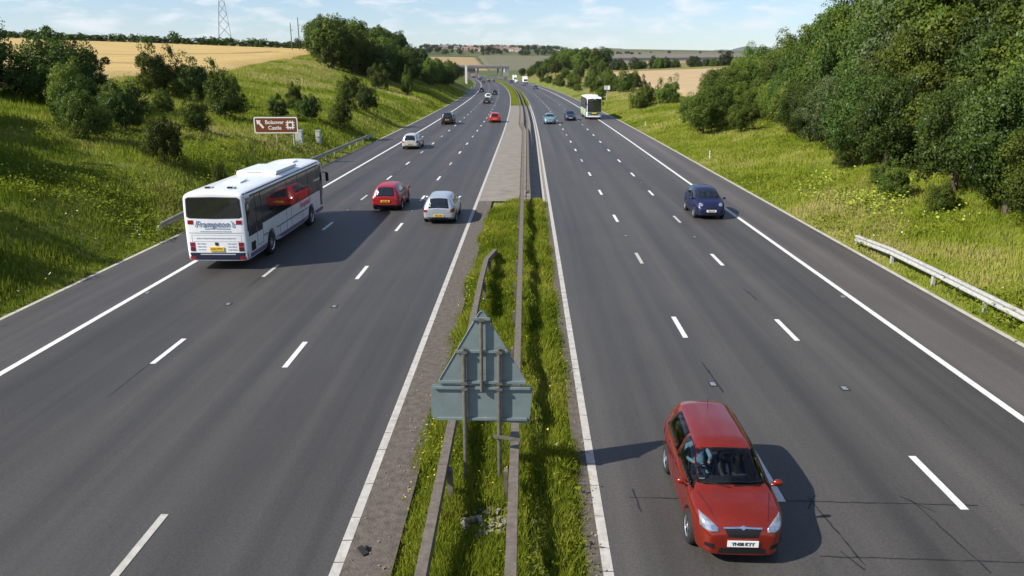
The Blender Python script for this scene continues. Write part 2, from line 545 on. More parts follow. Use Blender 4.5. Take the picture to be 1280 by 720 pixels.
dashes(road_l, LE[2], 2.0 + .2, 0)
dashes(road_l, LE[3], 2.0, 0)
dashes(road_r, RE[1], 4.6, 1)
dashes(road_r, RE[2], 4.4, 1)
for k in range(10):                                    # studs beside the shoulder lines
    y = 8 + 18 * k
    for par, u in ((road_r, RE[3] - .25), (road_l, LE[1] + .28)):
        o = bpy.data.objects.new('road_stud', stud_me); COL.objects.link(o); o.parent = par; o.location = (*rp(u, y).xy, .003)
# black tar seams cut for the traffic detectors
def seam(parent, pts, w=.03):
    V, F = [], []
    for (x0, y0), (x1, y1) in zip(pts[:-1], pts[1:]):
        d = Vector((x1 - x0, y1 - y0)); k = max(1, int(d.length / .12)); nrm = Vector((-d.y, d.x)).normalized()
        for i in range(k + 1):
            p = Vector((x0, y0)) + d * (i / k) + nrm * random.uniform(-.012, .012)
            ww = w * random.uniform(.45, 1.5) / 2
            V += [(p.x - nrm.x * ww, p.y - nrm.y * ww, .005), (p.x + nrm.x * ww, p.y + nrm.y * ww, .005)]
            if i: n_ = len(V); F.append((n_ - 4, n_ - 3, n_ - 1, n_ - 2))
    link('tar_seam', pydata('tar_seam', V, F), TAR, parent)
for pts in ([(1.95, 12.7), (8.4, 12.55)], [(2.06, 13.0), (2.12, 12.2)], [(5.35, 12.75), (5.55, 10.7)], [(7.25, 12.7), (7.5, 10.55)],
            [(4.9, 10.95), (8.2, 10.85)], [(5.3, 11.1), (5.5, 10.6)], [(9.2, 12.6), (10.2, 11.9)], [(5.2, 12.35), (5.5, 12.85)], [(7.1, 12.85), (7.5, 12.3)]):
    seam(road_r, pts)
for pts in ([(-10.34, 17), (-10.37, 21)], [(-10.36, 27), (-10.30, 33)]):
    seam(road_l, pts, .014)
for par, u in ((road_l, LE[4] + .02), (road_r, RE[0])):       # cracks across the worn lines
    y = 5.0
    while y < 34:
        seam(par, [(u - .085, y), (u + .085, y + random.uniform(-.05, .05))], .014); par.children[-1].location.z = .004
        y += random.uniform(.5, 1.5)
for pts in ([(4.95, 17.6), (4.85, 19.6)], [(8.1, 25.5), (8.0, 27)]):
    seam(road_r, pts, .05)

# slot drain beside the oncoming line and paving joints in the reserve
strip('drain_slot', .86, .96, 46, 150, .012, TAR, parent=bpy.data.objects['central_reserve'])
strip('drain_edge', .96, 1.10, 46, 150, .016, PALE, parent=bpy.data.objects['central_reserve'])
for y in (50, 56, 61, 66.5, 71, 78, 86, 95, 107, 121):
    seam(bpy.data.objects['central_reserve'], [(-2.3 + random.uniform(0, 1.2), y), (-.7, y + random.uniform(-.1, .1))], .05)
for o in bpy.data.objects['central_reserve'].children:
    if o.name.startswith('tar_seam'): o.location.z = .002

# ------------------------------------------------------------------ fields and far land
def drape(name, quad, m, label, lift=.12, nx=40, ny=40, cat='field', edge=0.0):
    (x0, y0), (x1, y1), (x2, y2), (x3, y3) = quad
    u, v = np.meshgrid(np.linspace(0, 1, nx), np.linspace(0, 1, ny))
    X = (x0 * (1 - u) + x1 * u) * (1 - v) + (x3 * (1 - u) + x2 * u) * v
    Y = (y0 * (1 - u) + y1 * u) * (1 - v) + (y3 * (1 - u) + y2 * u) * v
    if edge:
        X = X + edge * np.sin(Y * .11) * (np.abs(u - .5) * 2) ** 4
        Y = Y + edge * np.sin(X * .09) * (np.abs(v - .5) * 2) ** 4
    Z = T(X, Y) + lift
    rim = (u == 0) | (u == 1) | (v == 0) | (v == 1)
    Z = np.where(rim, Z - lift - .35, Z)
    i, j = np.meshgrid(np.arange(ny - 1), np.arange(nx - 1), indexing='ij')
    f = np.stack([i * nx + j, i * nx + j + 1, (i + 1) * nx + j + 1, (i + 1) * nx + j], -1).reshape(-1, 4)
    o = link(name, npmesh(name, np.stack([X, Y, Z], -1).reshape(-1, 3), f), m, smooth=True)
    return tag(o, label, cat, kind='structure')

def crop_mat(name, a, b_, rows=.9):
    m = bpy.data.materials.new(name); m.use_nodes = True
    n, l = m.node_tree.nodes, m.node_tree.links
    b = n['Principled BSDF']; b.inputs['Roughness'].default_value = .95; b.inputs['Specular IOR Level'].default_value = .1
    t = n.new('ShaderNodeTexCoord')
    x = n.new('ShaderNodeTexNoise'); x.inputs['Scale'].default_value = .12; x.inputs['Detail'].default_value = 8
    y = n.new('ShaderNodeTexNoise'); y.inputs['Scale'].default_value = 2.2; y.inputs['Detail'].default_value = 6
    l.new(t.outputs['Object'], x.inputs['Vector']); l.new(t.outputs['Object'], y.inputs['Vector'])
    r = n.new('ShaderNodeValToRGB'); r.color_ramp.elements[0].position = .35; r.color_ramp.elements[1].position = .65
    r.color_ramp.elements[0].color = (*b_, 1); r.color_ramp.elements[1].color = (*a, 1)
    ad = n.new('ShaderNodeMath'); ad.operation = 'MULTIPLY_ADD'; ad.inputs[1].default_value = .55
    su = n.new('ShaderNodeMath'); su.operation = 'MULTIPLY'; su.inputs[1].default_value = .45
    l.new(y.outputs['Fac'], su.inputs[0]); l.new(x.outputs['Fac'], ad.inputs[0]); l.new(su.outputs[0], ad.inputs[2])
    l.new(ad.outputs[0], r.inputs['Fac']); l.new(r.outputs['Color'], b.inputs['Base Color'])
    bp = n.new('ShaderNodeBump'); bp.inputs['Strength'].default_value = .7; bp.inputs['Distance'].default_value = .3
    l.new(y.outputs['Fac'], bp.inputs['Height']); l.new(bp.outputs['Normal'], b.inputs['Normal'])
    return m
WHEAT = crop_mat('ripe_wheat', (0.50, 0.36, 0.145), (0.41, 0.29, 0.108))
wheat = drape('wheat_field', ((-215, 40), (-42, 62), (-64.5, 266), (-330, 268)), WHEAT, 'ripe golden wheat field above the bushy bank', .45, 60, 60, edge=1.6)
TRACK = mat('tramline', (0.15, 0.10, 0.04), .95)
def tramline(parent, pts, w=.5, lift=.5):
    V, F = [], []
    for i in range(len(pts) - 1):
        (x0, y0), (x1, y1) = pts[i], pts[i + 1]
        k = 14
        for q in range(k):
            s = q / (k - 1)
            x, y = x0 + (x1 - x0) * s, y0 + (y1 - y0) * s
            d = Vector((x1 - x0, y1 - y0)).normalized(); nn = Vector((-d.y, d.x)) * w / 2
            V += [(x - nn.x, y - nn.y, gz(x - nn.x, y - nn.y) + lift), (x + nn.x, y + nn.y, gz(x + nn.x, y + nn.y) + lift)]
            if q: n_ = len(V); F.append((n_ - 4, n_ - 3, n_ - 1, n_ - 2))
    link('tramline', pydata('tramline', V, F), TRACK, parent)
for off in (0, 1.9):
    tramline(wheat, [(-150 , 118 + off), (-95, 126 + off), (-62, 135 + off)], lift=.52)
    tramline(wheat, [(-150, 88 + off), (-100, 94 + off), (-60, 96 + off)], lift=.52)
    tramline(wheat, [(-108 - off, 140), (-85 - off, 168), (-72 - off, 196), (-70 - off * 1.2, 222)], lift=.52)
    tramline(wheat, [(-190, 185 + off), (-120, 190 + off)], lift=.52)
drape('stubble_field', ((31.5, 143), (95, 150), (120, 330), (42, 430)), crop_mat('dry_stubble', (0.45, 0.335, 0.19), (0.36, 0.265, 0.145)), 'pale dry wheat field behind the wood', .3, 40, 40, edge=1.5)
# far patchwork
FG = dict(gold=crop_mat('far_gold', (0.36, 0.26, 0.12), (0.26, 0.19, 0.10)),
          dull=crop_mat('far_dull', (0.17, 0.155, 0.095), (0.12, 0.115, 0.07)),
          green=crop_mat('far_green', (0.10, 0.125, 0.05), (0.07, 0.09, 0.035)),
          grey=crop_mat('far_spoil', (0.20, 0.165, 0.13), (0.13, 0.115, 0.095)),
          dark=crop_mat('far_dark', (0.045, 0.052, 0.035), (0.03, 0.036, 0.026)),
          tan=crop_mat('far_tan', (0.28, 0.19, 0.11), (0.20, 0.15, 0.085)))
for quad, k, lab, lift in (
        (((-215, 1250), (-60, 1250), (-110, 1640), (-215, 1640)), 'gold', 'golden field on the slope below the hilltop town', 1.0),
        (((-60, 1250), (60, 1250), (95, 1700), (-110, 1700)), 'dull', 'dull grey-green field on the slope below the hilltop town', 1.0),
        (((-190, 1080), (60, 1080), (60, 1245), (-190, 1245)), 'green', 'green pasture just beyond the overbridge', .6),
        (((90, 1100), (760, 1050), (900, 1480), (120, 1500)), 'dark', 'dark cropped land on the floor of the far valley', .8),
        (((120, 1510), (560, 1500), (800, 2300), (160, 2400)), 'grey', 'bare greyish spoil land across the far valley', 1.2),
        (((570, 1500), (1400, 1420), (1700, 2050), (805, 2290)), 'tan', 'tan and pale open workings across the far valley', 1.2),
        (((170, 2420), (820, 2320), (1100, 3500), (220, 3500)), 'dull', 'olive rough grazing on the far valley rim', 1.6),
        (((830, 2310), (1720, 2070), (2300, 3500), (1110, 3500)), 'dark', 'dark moorland on the far valley rim', 1.6)):
    drape('far_field', quad, FG[k], lab, lift, 26, 26, edge=0)
for quad, k, lab in (
        (((230, 1640), (430, 1620), (520, 1760), (240, 1780)), 'gold', 'pale sandy scrape in the spoil land of the far valley'),
        (((180, 1900), (640, 1860), (700, 2000), (185, 2040)), 'dark', 'dark scrub strip across the far valley'),
        (((820, 1560), (1180, 1530), (1260, 1640), (880, 1680)), 'grey', 'grey spoil heap inside the tan workings'),
        (((700, 1780), (1350, 1700), (1480, 1830), (760, 1900)), 'green', 'green strip between the tan workings of the far valley'),
        (((210, 2560), (900, 2440), (960, 2620), (220, 2760)), 'green', 'grass strip below the dark hedge on the valley rim'),
        (((1200, 2500), (1900, 2360), (2000, 2560), (1260, 2720)), 'tan', 'tan field among the dark moorland of the rim')):
    drape('far_field', quad, FG[k], lab, 2.6, 16, 16)

def far_hill(name, x0, x1, y, h, m, label, seed):
    r = np.random.default_rng(seed)
    xs = np.linspace(x0, x1, 90)
    t = (xs - x0) / (x1 - x0)
    prof = np.sin(np.pi * t) ** .7 * (.55 + .45 * np.sin(t * 9 + seed) * np.sin(t * 4.3 + 1)) + .05 * r.normal(size=90).cumsum() / 6 * np.sin(np.pi * t)
    prof = np.clip(prof, .02, None) / prof.max() * h
    V, F = [], []
    for i, x in enumerate(xs):
        V += [(x, y - 1500, -20), (x, y - 500, prof[i] * .6), (x, y, prof[i]), (x, y + 1500, -20)]
        if i:
            b = 4 * i
            F += [(b - 4 + k, b + k, b + k + 1, b - 4 + k + 1) for k in range(3)]
    tag(link(name, pydata(name, V, F), m, smooth=True), label, 'hills', kind='structure')
FARHILL = mat('far_hillside', (0.055, 0.075, 0.05), .95, var=.3, scale=.004)
far_hill('hills', -600, 3600, 11500, 300, FARHILL, 'low blue hills on the horizon beyond the far valley', 3)
far_hill('hills', 1800, 5200, 10200, 285, FARHILL, 'low blue hills on the horizon behind the wood', 5)

# ------------------------------------------------------------------ trees and bushes
def crown_mesh(name, seed, nclump, per, leaf, low=-.75, fat=False, rag=.25):
    """leaf-sized faces in clumps through the volume of a unit crown"""
    r = np.random.default_rng(seed)
    k = np.arange(nclump) + .5
    z = 1 - (1 - low) * k / nclump                       # even over the dome, down to `low`
    ph = np.pi * (1 + 5 ** .5) * k + r.uniform(0, 6)
    rad = np.sqrt(np.clip(1 - z * z, 0, 1))
    d = np.stack([rad * np.cos(ph), rad * np.sin(ph), z], -1) + r.normal(0, .12, (nclump, 3))
    d /= np.linalg.norm(d, axis=1, keepdims=True)
    amp = 1.7 if fat else 1.15
    lump = 1 + amp * (.16 * np.sin(3 * d[:, 0] + seed) * np.sin(2.6 * d[:, 1] + 2 * seed) + .10 * np.sin(5 * d[:, 2] + 2.1 * d[:, 0] * seed))
    dep = np.where(r.random(nclump) < .30, r.uniform(.25, .6, nclump), r.uniform(.66, .66 + rag, nclump)) * lump
    c = d * dep[:, None]
    cr_ = r.uniform(.13, .32, nclump)
    N = nclump * per
    ci = np.repeat(np.arange(nclump), per)
    ld = r.normal(size=(N, 3)); ld /= np.linalg.norm(ld, axis=1, keepdims=True)
    ld[:, 2] = np.where(ld[:, 2] < -.75, -ld[:, 2], ld[:, 2])
    p = c[ci] + ld * (cr_[ci] * r.uniform(.55, 1.08, N))[:, None] * np.array([1.05, 1.05, .98])
    out = d[ci] * .55 + ld * .75 + np.array([0, 0, .12])
    out /= np.linalg.norm(out, axis=1, keepdims=True)
    nr = out * .8 + r.normal(0, .75, (N, 3)); nr /= np.linalg.norm(nr, axis=1, keepdims=True)
    a = np.cross(nr, r.normal(size=(N, 3))); a /= np.linalg.norm(a, axis=1, keepdims=True)
    b = np.cross(nr, a)
    s = leaf * r.uniform(.6, 1.35, N)[:, None]
    q = np.stack([p - a * s, p + b * s * .55 - nr * s * .12, p + a * s, p - b * s * .55 - nr * s * .12], 1)
    me = npmesh(name, q.reshape(-1, 3), np.arange(N * 4).reshape(-1, 4))
    tone = np.clip(r.normal(.5, .16, N) + np.repeat(r.normal(0, .17, nclump), per), 0, 1)
    at = me.attributes.new('tone', 'FLOAT', 'POINT'); at.data.foreach_set('value', np.repeat(tone, 4).astype(np.float32))
    at = me.attributes.new('outward', 'FLOAT_VECTOR', 'POINT'); at.data.foreach_set('vector', np.repeat(out, 4, axis=0).astype(np.float32).ravel())
    return me

LEAF = [foliage('leaf_dark', [(0.028, 0.054, 0.011), (0.052, 0.092, 0.016), (0.092, 0.140, 0.024)]),
        foliage('leaf_mid', [(0.042, 0.078, 0.011), (0.082, 0.132, 0.017), (0.140, 0.190, 0.026)]),
        foliage('leaf_olive', [(0.054, 0.088, 0.012), (0.100, 0.146, 0.018), (0.16, 0.20, 0.030)]),
        foliage('leaf_bush', [(0.034, 0.058, 0.009), (0.068, 0.100, 0.013), (0.118, 0.150, 0.022)]),
        foliage('leaf_far', [(0.030, 0.050, 0.020), (0.045, 0.070, 0.025), (0.065, 0.088, 0.03)]),
        foliage('leaf_grey', [(0.044, 0.070, 0.024), (0.080, 0.115, 0.038), (0.13, 0.165, 0.060)])]
CROWN_BIG = [crown_mesh('crown', 20 + i, 120, 270, .027, low=-.9) for i in range(5)]
CROWN_MID = [crown_mesh('crown', 40 + i, 80, 130, .045, low=-.95) for i in range(4)]
CROWN_BUSH = [crown_mesh('foliage', 60 + i, 95, 185, .036, low=-.40, rag=.36, fat=True) for i in range(5)]
CROWN_FAR = [crown_mesh('crown', 80 + i, 40, 40, .10, low=-.95) for i in range(3)]
for k_, lst in enumerate((CROWN_BIG, CROWN_MID, CROWN_BUSH, CROWN_FAR)):
    for me_ in lst: me_.materials.append(LEAF[0])

def trunk_mesh(seed, limbs=5):
    r = random.Random(seed)
    m = MB()
    pts = [Vector((0, 0, -.08))]
    for i in range(1, 5):
        pts.append(Vector((r.uniform(-.025, .025) * i, r.uniform(-.025, .025) * i, i * .19)))
    rad = [.030, .024, .020, .015, .007]
    for i in range(4): m.tube(pts[i], pts[i + 1], rad[i], rad[i + 1], 7)
    for k in range(limbs):
        i = r.choice((1, 2, 3)); t = r.uniform(0, 6.28)
        a = pts[i]; b = a + Vector((math.cos(t) * .12, math.sin(t) * .12, .10)); c = b + Vector((math.cos(t) * .12, math.sin(t) * .12, .12))
        m.tube(a, b, .012, .008, 5); m.tube(b, c, .008, .003, 5)
    me = m.mesh('trunk'); me.materials.append(BARK)
    return me
TRUNK = [trunk_mesh(i) for i in range(4)]

def tree(name, x, y, h, w, label, group, crowns, leaf, cat='tree', z=None, lift=.52, bury=.0, wy=None):
    z = gz(x, y) - .05 if z is None else z
    root = empty(name, (x, y, z), random.uniform(0, 6.28))
    tag(root, label, cat, group)
    t = bpy.data.objects.new('trunk', random.choice(TRUNK)); COL.objects.link(t); t.parent = root; t.scale = (h, h, h)
    me = random.choice(crowns)
    c = bpy.data.objects.new('foliage' if cat == 'bush' else 'crown', me); COL.objects.link(c); c.parent = root
    c.location = (0, 0, h * lift); c.scale = (w * .43, (wy or w) * .43, h * (1 - lift) * (.90 if lift > .4 else .86))
    c.material_slots[0].link = 'OBJECT'; c.material_slots[0].material = LEAF[leaf]
    return root

# the dense wood on the slope by the oncoming carriageway
WOOD_L = ['dark green broadleaf tree crowded in the roadside wood', 'mid green broadleaf tree crowded in the roadside wood', 'olive green broadleaf tree crowded in the roadside wood', 'grey-green broadleaf tree crowded in the roadside wood']
r_ = random.Random(3)
wood = []
for row, (off, h0, n) in enumerate(((7.0, 5.8, 19), (10.6, 8.8, 17), (14.8, 11.8, 15), (19.5, 13.6, 13), (25.5, 14.8, 11))):
    for i in range(n):
        s = (i + r_.uniform(-.28, .28)) / (n - 1)
        y = 27 + s * (76 + row * 5) - row * 2.0
        u = 15.6 + off + r_.uniform(-1.2, 1.2)
        if y > 58: u += (2.4, 1.8, .8, 0, 0)[row] * min(1, (y - 58) / 8)
        if row == 0 and 42 < y < 60: u += 1.0
        h = h0 * r_.uniform(.86, 1.16) * (1 - .34 * max(0, (y - 62) / 45))
        wood.append((float(cx(y)) + u, y, h, h * r_.uniform(.78, 1.0), row))
for x, y, h, w, row in wood:
    k = r_.choices((0, 1, 2, 3), (5, 4.5, 2, 1.6))[0]
    tree('broadleaf_tree', x, y, h, w, WOOD_L[k].replace('crowded in', ('low in the front row of', 'just behind the front row of', 'in the middle of', 'tall at the back of', 'tallest at the back of')[row]), 'trees of the roadside wood', CROWN_BIG, (0, 1, 2, 5)[k], lift=.50)
for x, y, h, w in ((17.9, 84, 4.6, 5.0), (19.6, 88, 5.6, 5.4), (22.5, 92, 6.2, 6.0), (20.8, 80, 3.2, 3.6), (25.5, 97, 7.0, 6.4), (19.0, 96, 4.0, 4.2), (24, 104, 6.4, 6.5)):
    tree('broadleaf_tree', x + 1.2, y, h, w, 'lower bushy tree at the thinning end of the roadside wood', 'low trees at the end of the roadside wood', CROWN_BIG, 1, lift=.5)
for x, y, h, w in ((20.2, 37.0, 1.5, 1.6), (20.0, 41.5, 2.1, 2.0), (20.8, 45, 1.3, 1.5), (21.5, 52, 1.6, 1.7), (22.6, 36.3, 2.2, 2.4)):
    tree('sapling', x, y, h, w, 'small leafy sapling in the grass in front of the roadside wood', 'saplings before the roadside wood', CROWN_BUSH, 1, cat='bush', lift=.32)

# bushes on the bank below the wheat field: x, y, height, width, leaf
BANK = [(-36.5, 41, 6.2, 7.5, 0), (-40, 45, 5.6, 7.5, 0), (-37, 46.5, 4.6, 5.2, 0), (-31.5, 36, 6.4, 6.0, 0), (-33, 32, 6.6, 6.5, 0), (-26.5, 23.5, 4.4, 4.6, 3), (-28, 26.5, 4.6, 5, 3), (-41, 57.5, 4.9, 6.0, 0), (-37.5, 60, 4.7, 6.2, 0), (-36.4, 62.5, 4.2, 4.8, 0), (-45, 62, 5.2, 7.0, 0), (-39, 66, 4.8, 6.0, 0), (-34.6, 57.8, 3.4, 4.0, 2), (-31.2, 57.5, 2.6, 2.8, 3),
        (-36.9, 77.5, 5.0, 4.4, 3), (-34.6, 81.5, 4.2, 5.0, 0), (-36.5, 85, 3.0, 3.4, 0), (-27.8, 70.8, 4.3, 3.9, 3), (-25.8, 59.5, 2.9, 2.3, 3), (-28.7, 54.6, 3.4, 3.3, 0),
        (-27.9, 48.2, 3.3, 3.2, 3), (-30.5, 51.5, 3.0, 3.0, 0), (-22.3, 46.4, 3.0, 2.7, 3), (-28.1, 93.4, 2.9, 2.3, 3), (-23.4, 82.5, 2.7, 2.6, 0), (-25.7, 79.3, 2.1, 2.6, 0),
        (-20.9, 85.7, 2.9, 3.0, 3), (-21.9, 104.8, 3.9, 3.5, 0), (-27.0, 118, 3.8, 4.0, 3), (-24.0, 101, 2.4, 2.4, 3), (-29.7, 155, 4.8, 4.0, 3), (-24.4, 158, 5.2, 2.9, 1), (-31, 185, 3.4, 2.4, 1), (-35.6, 176, 3.2, 3.4, 3),
        (-18.6, 45.4, 2.0, 1.1, 3), (-26.6, 88, 1.6, 2.4, 2), (-31.5, 66.5, 1.8, 2.2, 3)]
for x, y, h, w, k in BANK:
    big = h > 4.55
    lab = ('tall dark hawthorn massed at the corner of the wheat field' if x < -33.9 and y < 67 else
           'dense bush standing against the wheat field' if x < -33 and y < 90 else
           'slim sapling in the grass beside the coach' if (x, y) == (-18.6, 45.4) else
           'slender upright young tree on the bank before the hillside wood' if y > 150 and w < 3 else
           ('large ' if h > 2.9 else 'small ') + ('dark ' if k == 0 else 'olive ') + ('bush on the grassy bank between the coach and the wheat field' if y < 62 else 'rounded bush on the grassy bank near the brown sign') if y < 96 else 'rounded bush on the open bank between brown sign and hillside wood')
    tree('bank_tree' if big else 'bank_bush', x, y, h, w, lab, 'bushes on the wheat field bank', CROWN_BUSH, k, cat='tree' if big else 'bush', lift=.30)

# the wood on the hillside past the wheat field
r_ = random.Random(8)
HW = []
for i in range(400):
    if len(HW) >= 46: break
    y = 168 + 132 * r_.random() ** 1.25
    xl = -.262 * y - 1.0
    xr = float(np.interp(y, [168, 178, 242, 300], [-36, -31, -25.5, -27])) + 0.0
    if xl > xr: continue
    x = xl + (xr - xl) * r_.random()
    if any((x - q[0]) ** 2 + ((y - q[1]) * .55) ** 2 < 11 for q in HW): continue
    HW.append((x, y))
for x, y in HW:
    s = (x / y + .262) / .16                      # falls off toward the road's bend
    h = (10.4 - 4.6 * min(1, max(0, s)) ** 1.25) * r_.uniform(.9, 1.1)
    k = r_.choices((0, 1, 3), (5, 2, 2))[0]
    where = 'at the front of' if y < 200 else 'deep in' if y < 245 else 'at the far end of'
    tree('hillside_tree', x, y, h, h * r_.uniform(.78, 1.0), ('dark ' if k == 0 else 'mid green ' if k == 1 else 'dull green ') + f'tree {where} the hillside wood beside the wheat field', 'trees of the hillside wood', CROWN_MID, k, lift=.48)
for i in range(16):
    y = 222 + i * 5.5
    x = float(np.interp(y, [222, 260, 305], [-25.6, -25.8, -28.0])) - r_.uniform(0, 3.5)
    tree('hillside_tree', x, y, r_.uniform(5.5, 7.6), r_.uniform(5.5, 7.0), 'lower tree along the roadside edge of the hillside wood', 'trees of the hillside wood', CROWN_MID, r_.choice((0, 0, 1, 3)), lift=.46)
for i in range(10):
    y = 290 + i * 16
    tree('hillside_tree', float(cx(y)) - 24 - r_.uniform(0, 5), y, r_.uniform(5, 7.5), r_.uniform(4.5, 7), 'lower tree on the verge past the hillside wood', 'verge trees past the hillside wood', CROWN_MID, r_.choice((0, 3)), lift=.5)

# bushes of the dry bank by the oncoming carriageway
BR = [(24.9, 139, 4.6, 4.5), (19.9, 139, 3.6, 3.8), (21.6, 142, 4.0, 3.6), (19.6, 136, 2.4, 2.6), (16.9, 182, 1.8, 2.2), (25.0, 205, 5.2, 5.6), (28.5, 212, 5.6, 5.6), (22.5, 215, 3.8, 4.2), (19.5, 222, 4.2, 4.6), (24, 240, 4.6, 5.5), (18.4, 196, 2.6, 3.2), (27, 258, 5.4, 5), (20, 262, 3.4, 4.2), (16, 252, 2.6, 3), (23, 285, 4, 5), (15.5, 285, 2.8, 3.8), (18.5, 300, 4, 4.6), (25, 312, 5, 6), (13.5, 318, 3, 4), (19, 330, 4.2, 5), (28, 345, 6, 6.5), (12.5, 345, 2.8, 4), (20, 362, 4, 5), (15, 378, 3.6, 5), (25, 385, 5.4, 6), (10, 385, 2.6, 3.6), (19, 405, 4.6, 6), (30, 300, 3.6, 5), (33, 330, 4.4, 5.6), (34, 372, 6.4, 6), (11, 415, 3.6, 5), (27, 420, 6, 6.4), (8, 425, 2.6, 4), (21, 436, 4.6, 6.4), (38, 405, 7, 6)]
for x, y, h, w in BR:
    tree('bank_bush', x, y, h, w, 'rounded bush on the dry bank along the oncoming carriageway' if y > 150 else 'rounded bush at the edge of the pale field', 'bushes on the dry bank', CROWN_BUSH, r_.choice((1, 1, 2, 3)), cat='bush', lift=.30)
for i in range(46):                                   # small wood by the overbridge
    y = 470 + r_.uniform(0, 190); k = r_.random()
    x = float(cx(y)) + 22 + k * 42
    h = (7.5 + 7 * k) * r_.uniform(.85, 1.15)
    tree('broadleaf_tree', x, y, h, h * .95, 'tree in the small wood before the overbridge', 'trees of the small wood by the overbridge', CROWN_MID, r_.choice((0, 1, 1, 3)), lift=.5)
for i in range(34):                                   # tree belt behind the pale field
    s = i / 33
    x, y = 46 + s * 95 + r_.uniform(-3, 3), 470 - s * 105 + r_.uniform(-6, 6)
    h = r_.uniform(5.5, 9)
    tree('broadleaf_tree', x, y, h, h * 1.0, 'tree in the belt along the far side of the pale field', 'trees of the belt behind the pale field', CROWN_MID, r_.choice((0, 1, 4)), z=gz(x, y) - 2.0, lift=.5)
# hedge on the skyline above the wheat
for i in range(72):
    s = i / 71
    x, y = -76 - s * 270, 272 + s * 6 + r_.uniform(-2, 2)
    h = r_.uniform(2.4, 3.4)
    tree('hedge_bush', x, y, h, r_.uniform(5, 7.5), 'dark hedgerow bush along the top of the wheat field', 'hedgerow above the wheat field', CROWN_FAR, 0, cat='bush', lift=.45)
for x, y, h in ((-76, 262, 4.0), (-128, 285, 4.5), (-208, 300, 5.0), (-215, 300, 5.5), (-262, 305, 5)):
    tree('hedgerow_tree', x, y, h, h, 'taller tree rising from the hedgerow above the wheat field', 'trees in the wheat field hedgerow', CROWN_FAR, 0, lift=.5)
# far valley hedges and copses
for i in range(150):
    k = r_.random()
    if i < 60: x, y = 60 + r_.random() * 700, 1040 + r_.uniform(-15, 15)
    elif i < 85: x, y = 200 + r_.random() * 900, 1500 + r_.uniform(-20, 20)
    elif i < 105: x, y = 120 + r_.random() * 500, 2380 + r_.uniform(-60, 60)
    else: x, y = 600 + r_.random() * 900, 2080 + r_.uniform(-40, 40)
    h = r_.uniform(6, 11)
    tree('valley_tree', x, y, h, h * r_.uniform(1.2, 2), 'small tree in the hedges of the far valley', 'trees of the far valley', CROWN_FAR, 4, lift=.5)

# ------------------------------------------------------------------ grass
def grass(name, pos, h, w, tone, m, label, lean=.45, cat='grass'):
    """pos (n,3); each blade one bent triangle pair"""
    n = len(pos)
    t = rng.uniform(0, 2 * np.pi, n)
    side = np.stack([np.cos(t), np.sin(t), np.zeros(n)], -1) * (w / 2)[:, None]
    t2 = rng.uniform(0, 2 * np.pi, n)
    ln = np.stack([np.cos(t2), np.sin(t2), np.zeros(n)], -1) * (h * lean * rng.uniform(.2, 1, n))[:, None]
    up = np.zeros((n, 3)); up[:, 2] = h
    v = np.stack([pos - side, pos + side, pos + ln + up], 1).reshape(-1, 3)
    me = npmesh(name, v, np.arange(n * 3).reshape(-1, 3))
    at = me.attributes.new('tone', 'FLOAT', 'POINT'); at.data.foreach_set('value', np.repeat(np.clip(tone, 0, 1), 3).astype(np.float32))
    return tag(link(name, me, m), label, cat, kind='stuff')

def wave(x, y, a):
    return .5 + .25 * np.sin(x * .83 * a + 1.7 * np.sin(y * .41 * a + .6)) + .25 * np.sin(y * .67 * a + 1.3 * np.sin(x * .57 * a))

G_MEADOW = grass_mat('meadow_grass', [(0.070, 0.115, 0.010), (0.172, 0.232, 0.020), (0.285, 0.325, 0.040), (0.44, 0.40, 0.14)])
G_BANK = grass_mat('bank_grass', [(0.085, 0.130, 0.011), (0.190, 0.250, 0.022), (0.30, 0.335, 0.042), (0.46, 0.40, 0.15)])
G_MED = grass_mat('median_grass', [(0.072, 0.110, 0.010), (0.165, 0.215, 0.018), (0.28, 0.30, 0.036), (0.42, 0.36, 0.11)])

def in_wheat(X, Y):
    xr = np.interp(Y, [62, 240, 268], [-42, -64, -70])
    return (X < xr) & (Y > 62 + (X + 42) * .12) & (Y < 268)

def bank_points(n, side, y0, y1, d1, power=1.2):
    Y = (y0 ** (1 - power) + rng.random(n) * (y1 ** (1 - power) - y0 ** (1 - power))) ** (1 / (1 - power))
    d = .12 + (rng.random(n) ** 1.15) * d1
    u = -17.2 - d if side < 0 else 14.72 + d
    X = cx(Y) + u
    return X, Y, d
X, Y, d = bank_points(520000, -1, 12, 260, 48)
keep = ~(in_wheat(X, Y))
X, Y, d = X[keep], Y[keep], d[keep]
hv = wave(X, Y, .8) * .6 + wave(X, Y, 2.3) * .4
h = (.12 + .44 * hv * np.clip(d / 1.6, .25, 1)) * rng.uniform(.6, 1.3, len(X))
tone = -.02 + .52 * wave(X, Y, .45) + .34 * wave(X, Y, 1.7) + rng.normal(0, .13, len(X)) + .34 * dryness(X, Y) + .10 + .35 * ss(.70, .92, wave(X, Y, .31))
grass('meadow_grass', np.stack([X, Y, T(X, Y) - .06], -1), h, (.020 + Y * .0006) * rng.uniform(.6, 1.5, len(X)), tone, G_MEADOW, 'tall meadow grass covering the bank beside the coach')
X, Y, d = bank_points(400000, 1, 12, 230, 26)
keep = ~((d > 15) & (Y < 90))
X, Y, d = X[keep], Y[keep], d[keep]
hv = wave(X, Y, .9) * .6 + wave(X, Y, 2.1) * .4
h = (.10 + .34 * hv * np.clip(d / 1.6, .3, 1)) * rng.uniform(.6, 1.3, len(X))
tone = .06 + .50 * wave(X, Y, .5) + .34 * wave(X, Y, 1.9) + rng.normal(0, .12, len(X)) + .6 * dryness(X, Y) + .06 + .35 * ss(.72, .92, wave(X, Y, .27))
